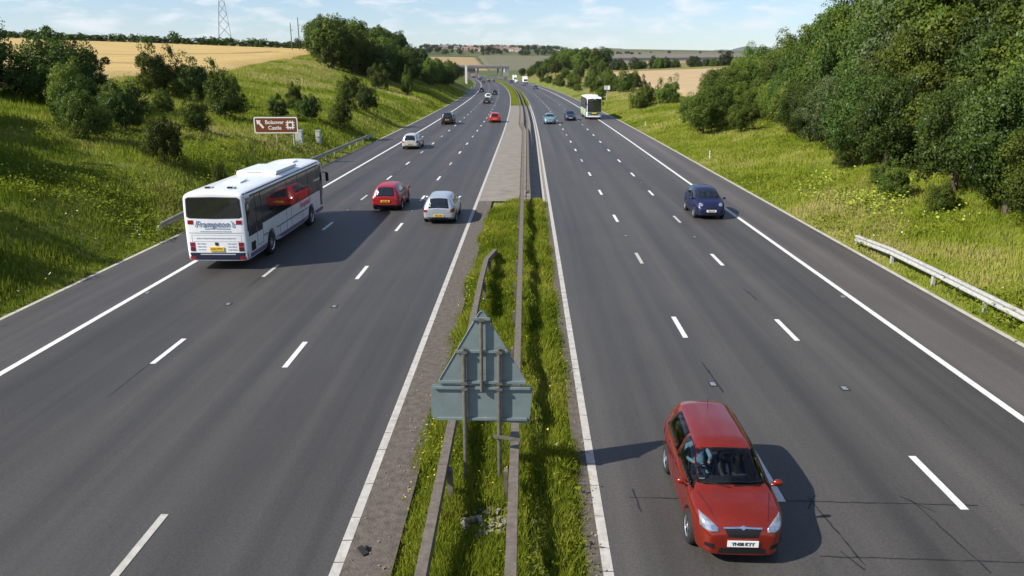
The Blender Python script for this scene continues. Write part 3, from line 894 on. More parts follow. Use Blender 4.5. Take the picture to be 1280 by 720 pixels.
grass('meadow_grass', np.stack([X, Y, T(X, Y) - .06], -1), h, (.020 + Y * .0006) * rng.uniform(.6, 1.5, len(X)), tone, G_BANK, 'sunlit grass covering the bank below the roadside wood')
# central reserve
n = 250000
Y = 3 + (44 * rng.random(n) ** 1.5)
X = -2.35 + 3.45 * rng.random(n)
ed = np.minimum(X + 2.35 + .35 * (wave(X * 0, Y, 2.2) - .6), 1.12 - X)
bare = ((X + .6) ** 2 / .30 + (Y - 11.9) ** 2 / .16 < 1) | ((X > .0) & (X < .42) & (wave(X, Y, 3.1) > .45))
keep = (ed > 0) & (Y < 46.5 - 2.5 * np.abs(X + .6) ** 1.2 * (X < 0)) & ~(bare & (rng.random(n) < .88))
X, Y, ed = X[keep], Y[keep], ed[keep]
hv = wave(X, Y, 1.5) * .55 + wave(X, Y, 4.0) * .45
h = (.07 + .42 * hv * np.clip(ed / .5, .3, 1)) * rng.uniform(.55, 1.3, len(X))
tone = .10 + .42 * wave(X, Y, 1.1) + .22 * wave(X, Y, 3.3) + rng.normal(0, .14, len(X))
grass('reserve_grass', np.stack([X, Y, np.full(len(X), -.08)], -1), h, (.011 + Y * .0009) * rng.uniform(.7, 1.6, len(X)), tone, G_MED, 'lush grass growing round the median barriers', lean=.7)
n = 30000
Y = 172 + 420 * rng.random(n) ** 1.3
u = -2.8 + 4.0 * rng.random(n)
X = cx(Y) + u
grass('reserve_grass', np.stack([X, Y, np.full(n, -.08)], -1), .15 + .3 * rng.random(n), .12 + .1 * rng.random(n), .45 + rng.normal(0, .15, n), G_BANK, 'yellowing grass in the far central reserve')

def flowers(name, pos, size, m, label):
    n = len(pos)
    t = rng.uniform(0, 6.28, n)
    a = np.stack([np.cos(t), np.sin(t), rng.normal(0, .35, n)], -1) * size[:, None]
    b = np.stack([-np.sin(t), np.cos(t), rng.normal(0, .35, n)], -1) * size[:, None]
    v = np.stack([pos - a, pos - b, pos + a, pos + b], 1).reshape(-1, 3)
    tag(link(name, npmesh(name, v, np.arange(n * 4).reshape(-1, 4)), m), label, 'flowers', kind='stuff')
YEL = mat('yellow_petal', (0.62, 0.46, 0.015), .7); WHT = mat('white_petal', (0.62, 0.62, 0.52), .7)
LIME = mat('lime_herb', (0.26, 0.33, 0.02), .7, var=.25, scale=3)
n = 750
Y = 9 + 36 * rng.random(n); X = np.where(rng.random(n) < .8, -2.15 + rng.normal(.25, .28, n), -1 + rng.random(n) * 2)
k = (X > -2.3) & (X < 1.0) & (wave(X, Y, .9) > .42)
flowers('wildflowers', np.stack([X, Y, np.full(n, .0) + rng.uniform(.16, .36, n)], -1)[k], rng.uniform(.012, .026, n)[k], YEL, 'small yellow flowers along the median grass')
n = 1500
X = 19 + rng.normal(0, 1.5, n); Y = 43 + rng.normal(0, 3.6, n); k = (X - cx(Y) > 16.2) & (wave(X, Y, 1.4) > .4)
flowers('lime_herbs', np.stack([X, Y, T(X, Y) + rng.uniform(.25, .55, n)], -1)[k], rng.uniform(.035, .09, n)[k], LIME, 'patch of lime-yellow herbs below the roadside wood')
for side, n, lab in ((1, 170, 'scattered pale flower heads on the bank below the roadside wood'), (-1, 150, 'scattered pale flower heads on the bank beside the coach')):
    X, Y, d = bank_points(n, side, 18, 110, 9)
    flowers('wildflowers', np.stack([X, Y, T(X, Y) + .5], -1), rng.uniform(.02, .05, n), WHT, lab)
X, Y, d = bank_points(300, -1, 16, 80, 8)
flowers('wildflowers', np.stack([X, Y, T(X, Y) + .45], -1), rng.uniform(.02, .045, 300), YEL, 'scattered yellow flowers on the bank beside the coach')
# broad-leaved weeds
def weeds(name, pts, size, m, label):
    pts = np.asarray(pts); n = len(pts); per = 16
    p = np.repeat(pts, per, axis=0) + rng.normal(0, 1, (n * per, 3)) * np.array([.16, .16, .09]) * np.repeat(size, per)[:, None]
    t = rng.uniform(0, 6.28, n * per); s = np.repeat(size, per) * rng.uniform(.025, .06, n * per)
    a = np.stack([np.cos(t), np.sin(t), rng.normal(.2, .4, n * per)], -1) * s[:, None]
    b = np.stack([-np.sin(t), np.cos(t), rng.normal(0, .4, n * per)], -1) * s[:, None] * .55
    v = np.stack([p - a, p - b, p + a, p + b], 1).reshape(-1, 3)
    me = npmesh(name, v, np.arange(n * per * 4).reshape(-1, 4))
    at = me.attributes.new('tone', 'FLOAT', 'POINT'); at.data.foreach_set('value', np.repeat(np.clip(rng.normal(.42, .2, n * per), 0, .85), 4).astype(np.float32))
    tag(link(name, me, m), label, 'weeds', kind='stuff')
for side, n, lab in ((-1, 5200, 'leafy weeds among the grass on the bank beside the coach'), (1, 4200, 'leafy weeds among the grass below the roadside wood')):
    X, Y, d = bank_points(n, side, 14, 95, 15)
    k = wave(X, Y, .6) > .5
    X, Y = X[k], Y[k]
    weeds('weeds', np.stack([X, Y, T(X, Y) + .28], -1), rng.uniform(.8, 2.0, len(X)), G_MEADOW if side < 0 else G_BANK, lab)
X = rng.uniform(-2.2, 1.0, 900); Y = 5 + 38 * rng.random(900) ** 1.4; k = wave(X, Y, 1.6) > .45
weeds('weeds', np.stack([X, Y, np.full(900, .12)], -1)[k], rng.uniform(.5, 1.0, 900)[k], G_MED, 'leafy weeds among the median grass')

# ------------------------------------------------------------------ safety barriers
W_PROFILE = [(0, -.155), (.07, -.13), (.085, -.09), (.07, -.05), (.02, -.015), (.02, .015), (.07, .05), (.085, .09), (.07, .13), (0, .155), (-.006, .155), (.06, .12), (.072, .09), (.06, .06), (.008, .02), (.008, -.02), (.06, -.06), (.072, -.09), (.06, -.12), (-.006, -.155)]
B_PROFILE = [(-.09, -.10), (.09, -.10), (.09, -.02), (.075, 0), (.09, .02), (.085, .10), (-.085, .10), (-.09, .02), (-.075, 0), (-.09, -.02)]
def guardrail(name, label, path, prof, m, post_m, step=3.2, post_off=0.0, side=1, group=None, post_d=(.10, .13)):
    """path: (x, y, height of beam centre); one beam object per bay, one post per joint"""
    root = empty(name, (path[0][0], path[0][1], 0))
    tag(root, label, 'barrier', group)
    P = [Vector(p) for p in path]
    acc = [0]
    for a, b in zip(P[:-1], P[1:]): acc.append(acc[-1] + (b - a).length)
    n = max(1, round(acc[-1] / step))
    def at(s):
        for i in range(len(P) - 1):
            if s <= acc[i + 1] + 1e-6:
                t = (s - acc[i]) / (acc[i + 1] - acc[i]); return P[i].lerp(P[i + 1], t)
        return P[-1].copy()
    org = Vector((path[0][0], path[0][1], 0))
    pts = [at(acc[-1] * i / n) for i in range(n + 1)]
    for i in range(n):
        a, b = pts[i], pts[i + 1]
        d = (b - a).normalized(); rt = d.cross(Vector((0, 0, 1))).normalized() * side; up = Vector((0, 0, 1))
        k = len(prof)
        V = [a + rt * q[0] + up * q[1] - org + d * .004 for q in prof] + [b + rt * q[0] + up * q[1] - org - d * .004 for q in prof]
        F = [(j, (j + 1) % k, k + (j + 1) % k, k + j) for j in range(k)] + [tuple(range(k - 1, -1, -1)), tuple(range(k, 2 * k))]
        mb = MB().add(V, F); mb.build('beam', m, root)
        if i % 1 == 0:
            q = a - org + rt * post_off; g = gz(a.x, a.y) - .3
            MB().box((q.x, q.y, (g + a.z + .02) / 2), (post_d[0], post_d[1], a.z + .02 - g), rz=math.atan2(d.y, d.x) - math.pi / 2).build('post', post_m, root)
    return root
def path_u(u0, u1, y0, y1, z, n=8):
    return [(*rp(u0 + (u1 - u0) * i / n, y0 + (y1 - y0) * i / n).xy, z) for i in range(n + 1)]
guardrail('median_barrier', 'brown steel barrier with ramped end in the median grass by the sign', path_u(-1.50, -1.62, 3, 27, .60, 4) + [(-1.58, 29, .58), (-1.48, 30.6, .46), (-1.38, 31.8, .22)], B_PROFILE, WEATHERED, WEATHERED, post_off=.13)
guardrail('median_barrier', 'long brown steel barrier running along the whole central reserve', path_u(-.20, -.30, 3, 50, .62, 10) + path_u(-.32, -.50, 52, 98, .62, 8) + path_u(-.66, -1.0, 103, 110, .62, 3) + path_u(-1.0, -.9, 114, 175, .62, 6) + path_u(-.9, -.9, 180, 430, .62, 22), B_PROFILE, WEATHERED, WEATHERED, post_off=-.15, post_d=(.07, .16))
guardrail('median_barrier', 'second parallel steel barrier starting at the kink of the central barrier', path_u(.06, .0, 46, 106, .58, 12) + path_u(.05, -.1, 110, 180, .60, 8) + path_u(-.1, -.1, 186, 430, .60, 22), B_PROFILE, WEATHERED, WEATHERED, post_off=-.13, post_d=(.06, .12))
guardrail('verge_barrier', 'galvanised crash barrier in the grass below the roadside wood', [(14.98, 34.0, .40)] + [(15.05 + i * .01, 33.4 - i * 3.2, .58) for i in range(1, 9)], W_PROFILE, STEEL, STEEL, post_off=-.06, side=1)
guardrail('verge_barrier', 'dull galvanised crash barrier between the coach and the brown sign bank', [(-17.75, 35.6, .50)] + [(-17.75, 38 + 3.2 * i, .62) for i in range(15)] + [(-17.85, 86.5, .55), (-18.0, 89, .25)], W_PROFILE, mat('dull_steel', (.33, .31, .26), .55, .4, var=.2, scale=5), STEEL, post_off=-.06, side=1)
guardrail('verge_barrier', 'dark crash barrier on the bend before the white pillar', path_u(-17.9, -17.9, 255, 345, .62, 12), W_PROFILE, mat('dark_steel', (.12, .115, .10), .6, .3), STEEL, step=4.5)

# ------------------------------------------------------------------ back of the warning sign in the median
SIGNBACK = mat('grey_sign_back', (0.165, 0.205, 0.205), 0.55, 0.1, var=.12, scale=3.5)
POSTM = mat('sign_post', (0.16, 0.155, 0.13), 0.6, .3, col2=(.10, .085, .06), scale=9)
sg = empty('warning_sign', (-.84, 13.2, 0))
tag(sg, 'grey triangular road sign with plate below, its back and posts facing us', 'sign')
def rounded(pts, r, n=5):
    out = []
    k = len(pts)
    for i in range(k):
        p, a, b = Vector(pts[i]), Vector(pts[i - 1]), Vector(pts[(i + 1) % k])
        u, v = (a - p).normalized(), (b - p).normalized()
        for j in range(n):
            t = j / (n - 1)
            q = p + u * r * (1 - t) ** 2 + v * r * t ** 2
            out.append((q.x, q.y))
    return out
tri = rounded([(-.85, 2.06), (.87, 2.06), (.01, 3.56)], .12)
o = MB().prism(tri, 'y', .06, .075).build('triangle_plate', SIGNBACK, sg)
pl_pts = rounded([(-.98, 1.32), (.90, 1.24), (.97, 2.02), (-.97, 2.04)], .09)
MB().prism(pl_pts, 'y', .06, .075).build('lower_plate', SIGNBACK, sg)
ring = MB()
for a, b in zip(tri, tri[1:] + tri[:1]): ring.tube((a[0], .055, a[1]), (b[0], .055, b[1]), .011, n=6)
ring.build('triangle_rim', SIGNBACK, sg)
for x, top in ((-.33, 2.80), (.33, 2.80)):
    MB().tube((x, -.005, -.2), (x, -.005, top), .042, n=12).build('post', POSTM, sg, smooth=False)
MB().tube((.0, -.01, 1.93), (.0, -.01, 3.36), .032, n=10).build('stub_post', POSTM, sg)
for z, w in ((3.36, .34), (2.72, .98), (2.10, 1.66), (1.98, 1.84), (1.34, 1.72)):
    MB().box((0.0, .035, z), (w, .045, .045)).build('rail', SIGNBACK, sg)
for x, z in ((-.33, 2.72), (.33, 2.72), (-.33, 1.98), (.33, 1.98), (0, 3.36), (-.33, 2.10), (.33, 2.10)):
    MB().box((x, -.035, z), (.12, .03, .05)).build('clip', POSTM, sg)
MB().box((.48, -.15, 1.03), (.55, .05, .05), rz=-.3).build('loose_strut', POSTM, sg)

# ------------------------------------------------------------------ lettering
def text_mesh(body, size, extrude=.004, shear=0.0, align='CENTER', space=1.0, bold=0.0):
    cu = bpy.data.curves.new('lettering', 'FONT')
    cu.body = body; cu.size = size; cu.extrude = extrude; cu.shear = shear; cu.align_x = align; cu.align_y = 'CENTER'
    cu.space_character = space; cu.offset = bold; cu.resolution_u = 3
    ob = bpy.data.objects.new('lettering', cu); COL.objects.link(ob)
    dg = bpy.context.evaluated_depsgraph_get()
    me = bpy.data.meshes.new_from_object(ob.evaluated_get(dg))
    bpy.data.objects.remove(ob); bpy.data.curves.remove(cu)
    return me
def lettering(name, body, size, loc, m, parent, face='-y', shear=0.0, space=1.0, bold=0.0, sx=1.0, tilt=0.0):
    me = text_mesh(body, size, shear=shear, space=space, bold=bold)
    o = link(name, me, m, parent)
    o.location = loc
    rz = {'-y': 0, '+y': math.pi, '+x': math.pi / 2, '-x': -math.pi / 2}[face]
    o.rotation_euler = (math.pi / 2 - tilt, 0, rz)
    o.scale = (sx, 1, 1)
    return o

# ------------------------------------------------------------------ brown tourist sign and cabinets
bs = empty('tourist_sign', (-21.2, 64.6, gz(-21.2, 64.6) - .05), R(3))
tag(bs, 'brown tourist sign with arrow and castle emblem reading Bolsover Castle', 'sign')
BROWN = mat('brown_sign', (0.17, 0.048, 0.014), .45, var=.06, scale=1)
SWHITE = mat('sign_white', (.80, .78, .72), .45)
MB().prism(rounded([(-1.82, .78), (1.82, .78), (1.82, 2.12), (-1.82, 2.12)], .16), 'y', -.02, .02).build('border', SWHITE, bs)
MB().prism(rounded([(-1.73, .87), (1.73, .87), (1.73, 2.03), (-1.73, 2.03)], .10), 'y', -.028, -.021).build('panel', BROWN, bs)
lettering('lettering', 'Bolsover', .44, (-.10, -.034, 1.68), SWHITE, bs, bold=.008)
lettering('lettering', 'Castle', .44, (-.10, -.034, 1.22), SWHITE, bs, bold=.008)
ar = MB(); ar.prism([(-1.60, 1.88), (-1.22, 1.82), (-1.32, 1.70), (-.98, 1.28), (-1.10, 1.16), (-1.44, 1.58), (-1.55, 1.50)], 'y', -.036, -.030).build('arrow', SWHITE, bs)
em = MB()
for sx_ in (-1, 1):
    em.box((1.20 + sx_ * .21, -.033, 1.46), (.11, .006, .52)); em.box((1.20, -.033, 1.46 + sx_ * .205), (.31, .0062, .11))
    for q in (-.2, 0, .2):
        em.box((1.20 + sx_ * .315, -.033, 1.46 + q), (.10, .0064, .09)); em.box((1.20 + q, -.033, 1.46 + sx_ * .305), (.09, .0066, .10))
em.build('castle_emblem', SWHITE, bs)
for x in (-1.4, 0, 1.4):
    MB().tube((x, .06, -.3), (x, .06, 2.05), .05, n=10).build('post', STEEL, bs)
CAB = mat('grey_cabinet', (.44, .45, .43), .5, var=.1, scale=4)
for x, y, w, lab in ((-20.3, 68.0, .62, 'wider grey roadside cabinet beside the brown sign'), (-19.75, 72.2, .42, 'narrow grey roadside cabinet past the brown sign')):
    c = empty('roadside_cabinet', (x, y, gz(x, y) - .08)); tag(c, lab, 'cabinet')
    MB().box((0, 0, .08), (w + .1, .5, .2)).build('plinth', CONCRETE, c)
    MB().box((0, 0, .72), (w, .40, 1.08)).build('case', CAB, c, bevel=.02)
    MB().box((0, 0, 1.285), (w + .08, .48, .05)).build('lid', CAB, c)
    MB().box((0, -.206, .72), (w - .08, .01, .95)).build('door', CAB, c)
    MB().box((w / 2 - .09, -.22, .75), (.03, .02, .12)).build('handle', STEEL, c)
# small signs and marker posts
def plate_sign(x, y, lab, plates, h, rz=0):
    s = empty('road_sign', (x, y, gz(x, y) - .05), rz); tag(s, lab, 'sign')
    MB().tube((0, .05, -.3), (0, .05, h), .05, n=8).build('post', STEEL, s)
    for cx_, cz, w, hh, m in plates: MB().box((cx_, 0, cz), (w, .03, hh)).build('plate', m, s)
GREYP = mat('pale_sign_back', (.50, .52, .52), .5); BLUE = mat('blue_sign', (.10, .19, .30), .5)
plate_sign(18.0, 178, 'pale two-plate sign on a post in the dry bank by the far coach', [(-.38, 2.9, .62, .9, GREYP), (.36, 2.9, .55, .9, SWHITE)], 3.3)
q = rp(24, 770); plate_sign(q.x, q.y, 'blue and white direction sign under the overbridge', [(-1.4, 5.0, .8, 3.6, SWHITE), (.9, 5.0, 2.4, 3.4, BLUE)], 6.6)
for u, y, lab in ((15.9, 67, 'white marker post in the grass below the roadside wood'), (16.0, 105, 'white marker post beyond the wood in the grass'),):
    p = rp(u, y); s = empty('marker_post', (p.x, p.y, gz(p.x, p.y) - .05)); tag(s, lab, 'post')
    MB().prism([(-.045, -.2), (.045, -.2), (.045, .72), (.015, .78), (-.045, .76)], 'y', -.02, .02).build('blade', SWHITE, s)
    MB().box((0, -.024, .62), (.05, .006, .08)).build('reflector', REDLENS, s)

# rubble and litter in the median
st = []
for i in range(70):
    x, y = random.gauss(-.55, .30), random.gauss(11.9, .28); s = random.uniform(.02, .06)
    st.append((x, y, s))
mbs = MB()
for x, y, s in st:
    mbs.box((x, y, s * .3 - .03), (s * 2, s * 1.4, s * 1.2), rz=random.uniform(0, 3), rx=random.uniform(-.6, .6))
tag(mbs.build('rubble', mat('rubble', (.24, .21, .18), .95, var=.3, scale=9)), 'broken stony rubble under the barrier in the median grass', 'rubble', kind='stuff')
mbs = MB()
for i in range(420):
    y = random.uniform(6, 44); x = random.choice((random.uniform(-2.95, -2.2), random.uniform(-2.6, -2.2), random.uniform(1.02, 1.25)))
    s = random.uniform(.006, .022); mbs.box((x, y, .006 + s * .4), (s * 2, s * 1.5, s), rz=random.uniform(0, 3), rx=random.uniform(-.4, .4))
tag(mbs.build('gravel', mat('pebble', (.20, .175, .15), .95, var=.45, scale=14)), 'loose pebbles on the gritty strips of the median', 'gravel', kind='stuff')
t_ = empty('tyre_scrap', (-2.72, 10.9, .02), .4); tag(t_, 'scrap of black tyre tread on the worn white line', 'debris')
MB().box((0, 0, .015), (.10, .22, .03), rz=.3, rx=.15).box((.06, .05, .03), (.05, .13, .02), rz=-.5, rx=-.2).build('tread', RUBBER, t_)
t_ = empty('litter_scrap', (.66, 14.5, .12), .4); tag(t_, 'small white litter scrap in the median grass', 'litter')
MB().box((0, 0, .02), (.09, .07, .02), rz=.3, rx=.25).box((.03, .01, .045), (.05, .05, .02), rz=-.5, rx=-.5).build('paper', SWHITE, t_)

# ------------------------------------------------------------------ overbridges, pillar, poles, pylon
BRC = mat('bridge_concrete', (.30, .28, .25), .9, var=.15, scale=.4); SHADEC = mat('shaded_girder', (.05, .045, .045), .8, var=.2, scale=.3)  # second bridge's girder colour is dark to paint in its shade
def bridge(label, y, u0, u1, z0, z1, depth, m, piers, parapet=1.3):
    c = rp(0, y); b = empty('overbridge', (c.x, c.y, 0), heading(y) * 1.0); tag(b, label, 'bridge')
    MB().box(((u0 + u1) / 2, 0, (z0 + z1) / 2), (u1 - u0, depth, z1 - z0)).build('deck', m, b)
    for s in (-1, 1):
        pr = MB().box(((u0 + u1) / 2, s * (depth / 2 - .2), z1 + parapet / 2 + .003), (u1 - u0 - .02, .3, parapet)).build('parapet', BRC, b)
        MB().box(((u0 + u1) / 2, s * (depth / 2 - .2), z1 + parapet + .13), (u1 - u0 - .02, .12, .1)).build('handrail', STEEL, pr)
    for u, w in piers:
        for s in (-1, 1): MB().box((u, s * depth * .3, z0 / 2 - .5), (w, w, z0 + .99)).build('pier', BRC, b, bevel=.1)
    for u in (u0 + 3, u1 - 3):
        MB().box((u, 0, z0 / 2 - .52), (6, depth * .9, z0 + 1.03)).build('abutment', BRC, b)
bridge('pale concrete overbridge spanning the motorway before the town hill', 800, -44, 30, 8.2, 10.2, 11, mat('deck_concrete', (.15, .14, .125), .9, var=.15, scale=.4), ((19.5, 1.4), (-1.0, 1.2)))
bridge('deep-girder bridge with its shade painted dark, behind the pale overbridge', 905, -30, 4, 4.9, 8.6, 12, SHADEC, ((-.8, 1.0),), parapet=.5)
p = rp(-20.5, 352); wp = empty('white_pillar', (p.x, p.y, -.2)); tag(wp, 'tall white pillar at the roadside before the overbridge', 'pillar')
wm = mat('white_pillar_paint', (.66, .64, .58), .6, var=.08, scale=1)
MB().box((0, 0, 4.75), (.95, .8, 9.0)).build('shaft', wm, wp, bevel=.06); MB().box((0, 0, .2), (1.5, 1.4, .5)).build('base', CONCRETE, wp); MB().box((0, 0, 9.4), (1.2, 1.0, .3)).build('cap', wm, wp)

WOODP = mat('pole_wood', (.13, .11, .09), .9)
for x, y, h, lab in ((-73.3, 245, 8.6, 'shorter wooden pole beside the hillside wood'), (-71.2, 246, 10.2, 'taller wooden pole beside the hillside wood')):
    pe = empty('utility_pole', (x, y, gz(x, y) - .2)); tag(pe, lab, 'pole')
    MB().tube((0, 0, 0), (0, 0, h), .16, .12, 8).build('shaft', WOODP, pe)
    MB().box((.15, 0, h - 2.2), (.9, .1, .12)).build('crossarm', WOODP, pe); MB().tube((.5, 0, h - 2.15), (.5, 0, h - 1.8), .06, n=6).build('insulator', STEEL, pe)
def pylon(x, y, h, lab):
    z = gz(x, y) - .5
    t = empty('pylon', (x, y, z), R(20)); tag(t, lab, 'pylon')
    PM = MATS.get('pylon_steel') or mat('pylon_steel', (.20, .21, .22), .6, .4)
    def hw(q): return np.interp(q, [0, .62, 1], [.085, .026, .012]) * h
    lv = [0, .16, .30, .42, .53, .62, .70, .78, .86, .94, 1.0]
    r = h * .0027
    for sx_ in (-1, 1):
        for sy_ in (-1, 1):
            m = MB()
            for a, b in zip(lv[:-1], lv[1:]): m.tube((sx_ * hw(a), sy_ * hw(a), a * h), (sx_ * hw(b), sy_ * hw(b), b * h), r, n=4)
            m.build('leg', PM, t)
    m = MB()
    for a, b in zip(lv[:-1], lv[1:]):
        for s in (-1, 1):
            m.tube((-hw(a), s * hw(a), a * h), (hw(b), s * hw(b), b * h), r * .6, n=4); m.tube((hw(a), s * hw(a), a * h), (-hw(b), s * hw(b), b * h), r * .6, n=4)
            m.tube((s * hw(a), -hw(a), a * h), (s * hw(b), hw(b), b * h), r * .6, n=4); m.tube((s * hw(a), hw(a), a * h), (s * hw(b), -hw(b), b * h), r * .6, n=4)
    m.build('bracing', PM, t)
    for q, w in ((.66, .12), (.80, .16), (.93, .10)):
        arm = MB()
        for s in (-1, 1):
            for sy_ in (-1, 1):
                arm.tube((s * hw(q), sy_ * hw(q), q * h), (s * w * h, 0, (q + .012) * h), r * .8, n=4); arm.tube((s * hw(q), sy_ * hw(q), (q + .05) * h), (s * w * h, 0, (q + .012) * h), r * .7, n=4)
        a_ = arm.build('crossarm', PM, t)
        for s in (-1, 1): MB().tube((s * w * h, 0, (q + .012) * h), (s * w * h, 0, (q - .03) * h), r * 1.3, n=5).build('insulator', PM, a_)
pylon(-184, 480, 50, 'tall lattice electricity pylon rising behind the wheat field')
pylon(-560, 1950, 46, 'far small lattice pylon on the skyline beside the poles')
tm = empty('valley_mast', (545, 1850, gz(545, 1850))); tag(tm, 'white mast standing in the far valley', 'mast')
MB().tube((0, 0, 0), (0, 0, 26), 2.0, 1.4, 8).build('shaft', SWHITE, tm); MB().tube((0, 0, 26), (0, 0, 28), 1.8, .6, 8).build('cap', SWHITE, tm)

# ------------------------------------------------------------------ hilltop town
WALLS = {'red brick': mat('brick_red', (.24, .14, .105), .9, var=.12, scale=.6), 'pinkish': mat('brick_pink', (.40, .27, .21), .9, var=.1, scale=.6), 'cream': mat('render_cream', (.55, .50, .42), .9, var=.06, scale=.6)}
ROOFS = {'red roof': mat('roof_red', (.21, .115, .09), .85, var=.15, scale=.6), 'grey roof': mat('roof_grey', (.16, .15, .15), .85, var=.15, scale=.6)}
WIN = mat('town_window', (.03, .035, .04), .1)
H_ME = {}
def house(x, y, w, d, h, wall, roof, rz):
    t = empty('town_house', (x, y, gz(x, y) - .5), rz); tag(t, f'{wall} house with {roof} in the hilltop town', 'house', 'houses of the hilltop town')
    key = (w, d, h)
    if key not in H_ME:
        b = MB().box((0, 0, h / 2), (w, d, h)).mesh('wall')
        o_ = .4
        rf = MB().prism([(-d / 2 - o_, h), (d / 2 + o_, h), (0, h + d * .42)], 'x', -w / 2 - o_, w / 2 + o_).mesh('roof')
        ch = MB().box((w * .3, 0, h + d * .42), (.9, .9, 2.2)).mesh('chimney')
        wn_ = MB()
        wn_ = [MB().box((i * w * .28, -d / 2 - .02, zz), (1.3, .08, 1.3)).mesh('window') for i in (-1, 0, 1) for zz in (1.6, 4.2) if zz < h - .5]
        H_ME[key] = (b, rf, ch, wn_)
    b, rf, ch, wn_ = H_ME[key]
    def put(nm_, me, m, par):
        o = bpy.data.objects.new(nm_, me)
        COL.objects.link(o); o.parent = par
        if not len(me.materials): me.materials.append(m)
        o.material_slots[0].link = 'OBJECT'; o.material_slots[0].material = m
        return o
    put('wall', b, WALLS[wall], t); ro = put('roof', rf, ROOFS[roof], t); put('chimney', ch, WALLS[wall], ro)
    for w_ in wn_: put('window', w_, WIN, t)
r_ = random.Random(21)
for i in range(125):
    a = r_.uniform(-.122, .018)
    y = r_.choice((r_.uniform(1830, 1960), r_.uniform(1980, 2150), r_.uniform(2050, 2180)))
    if y < 1960 and not (-.085 < a < -.0): y += 200
    w, d, h = r_.choice(((9, 8, 5.4), (14, 8, 5.6), (9, 8, 5.4), (11, 9, 5.0), (20, 9, 5.6)))
    house(a * y, y, w, d, h, r_.choice(('red brick', 'pinkish', 'pinkish', 'cream')), r_.choice(('red roof', 'red roof', 'grey roof')), r_.uniform(-.5, .5))
for i in range(5):
    house(62 + i * 17, 2120 + r_.uniform(-20, 20), 26, 9, 5.6, 'cream', 'grey roof', r_.uniform(-.2, .2))
for i in range(190):
    a = r_.uniform(-.14, .06); y = r_.choice((r_.uniform(1700, 1860), r_.uniform(1950, 2050), r_.uniform(2100, 2200)))
    h = r_.uniform(6, 13)
    tree('town_tree', a * y, y, h, h * r_.uniform(1, 1.7), 'tree among the houses of the hilltop town' if y > 1900 else 'tree on the slope just below the hilltop town', 'trees of the hilltop town', CROWN_FAR, r_.choice((0, 4)), lift=.5)

# ------------------------------------------------------------------ vehicles
def loft(stations, level):
    """stations: list of (y, [(x,z) x8 from sill to centre of roof]); smooth closed shell"""
    V, F = [], []
    k = len(stations[0][1]); w = 2 * k - 1
    for y, rows in stations:
        V += [(x, y, z) for x, z in rows] + [(-x, y, z) for x, z in rows[-2::-1]]
    n = len(stations)
    for i in range(n - 1):
        a, b = i * w, (i + 1) * w
        F += [(a + j, a + j + 1, b + j + 1, b + j) for j in range(w - 1)]
        F.append((a + w - 1, a, b, b + w - 1))
    for i, flip in ((0, False), (n - 1, True)):
        a = i * w
        for j in range(k - 1):
            q = (a + j, a + w - 1 - j, a + w - 2 - j, a + j + 1) if j < k - 2 else (a + j, a + w - 1 - j, a + j + 1)
            F.append(tuple(reversed(q)) if flip else q)
    me = pydata('shell', V, F)
    bm = bmesh.new(); bm.from_mesh(me); bmesh.ops.recalc_face_normals(bm, faces=bm.faces); bm.to_mesh(me); bm.free()
    ob = bpy.data.objects.new('shell', me); COL.objects.link(ob)
    md = ob.modifiers.new('s', 'SUBSURF'); md.levels = level; md.render_levels = level
    dg = bpy.context.evaluated_depsgraph_get()
    res = bpy.data.meshes.new_from_object(ob.evaluated_get(dg))
    bpy.data.objects.remove(ob); bpy.data.meshes.remove(me)
    return res

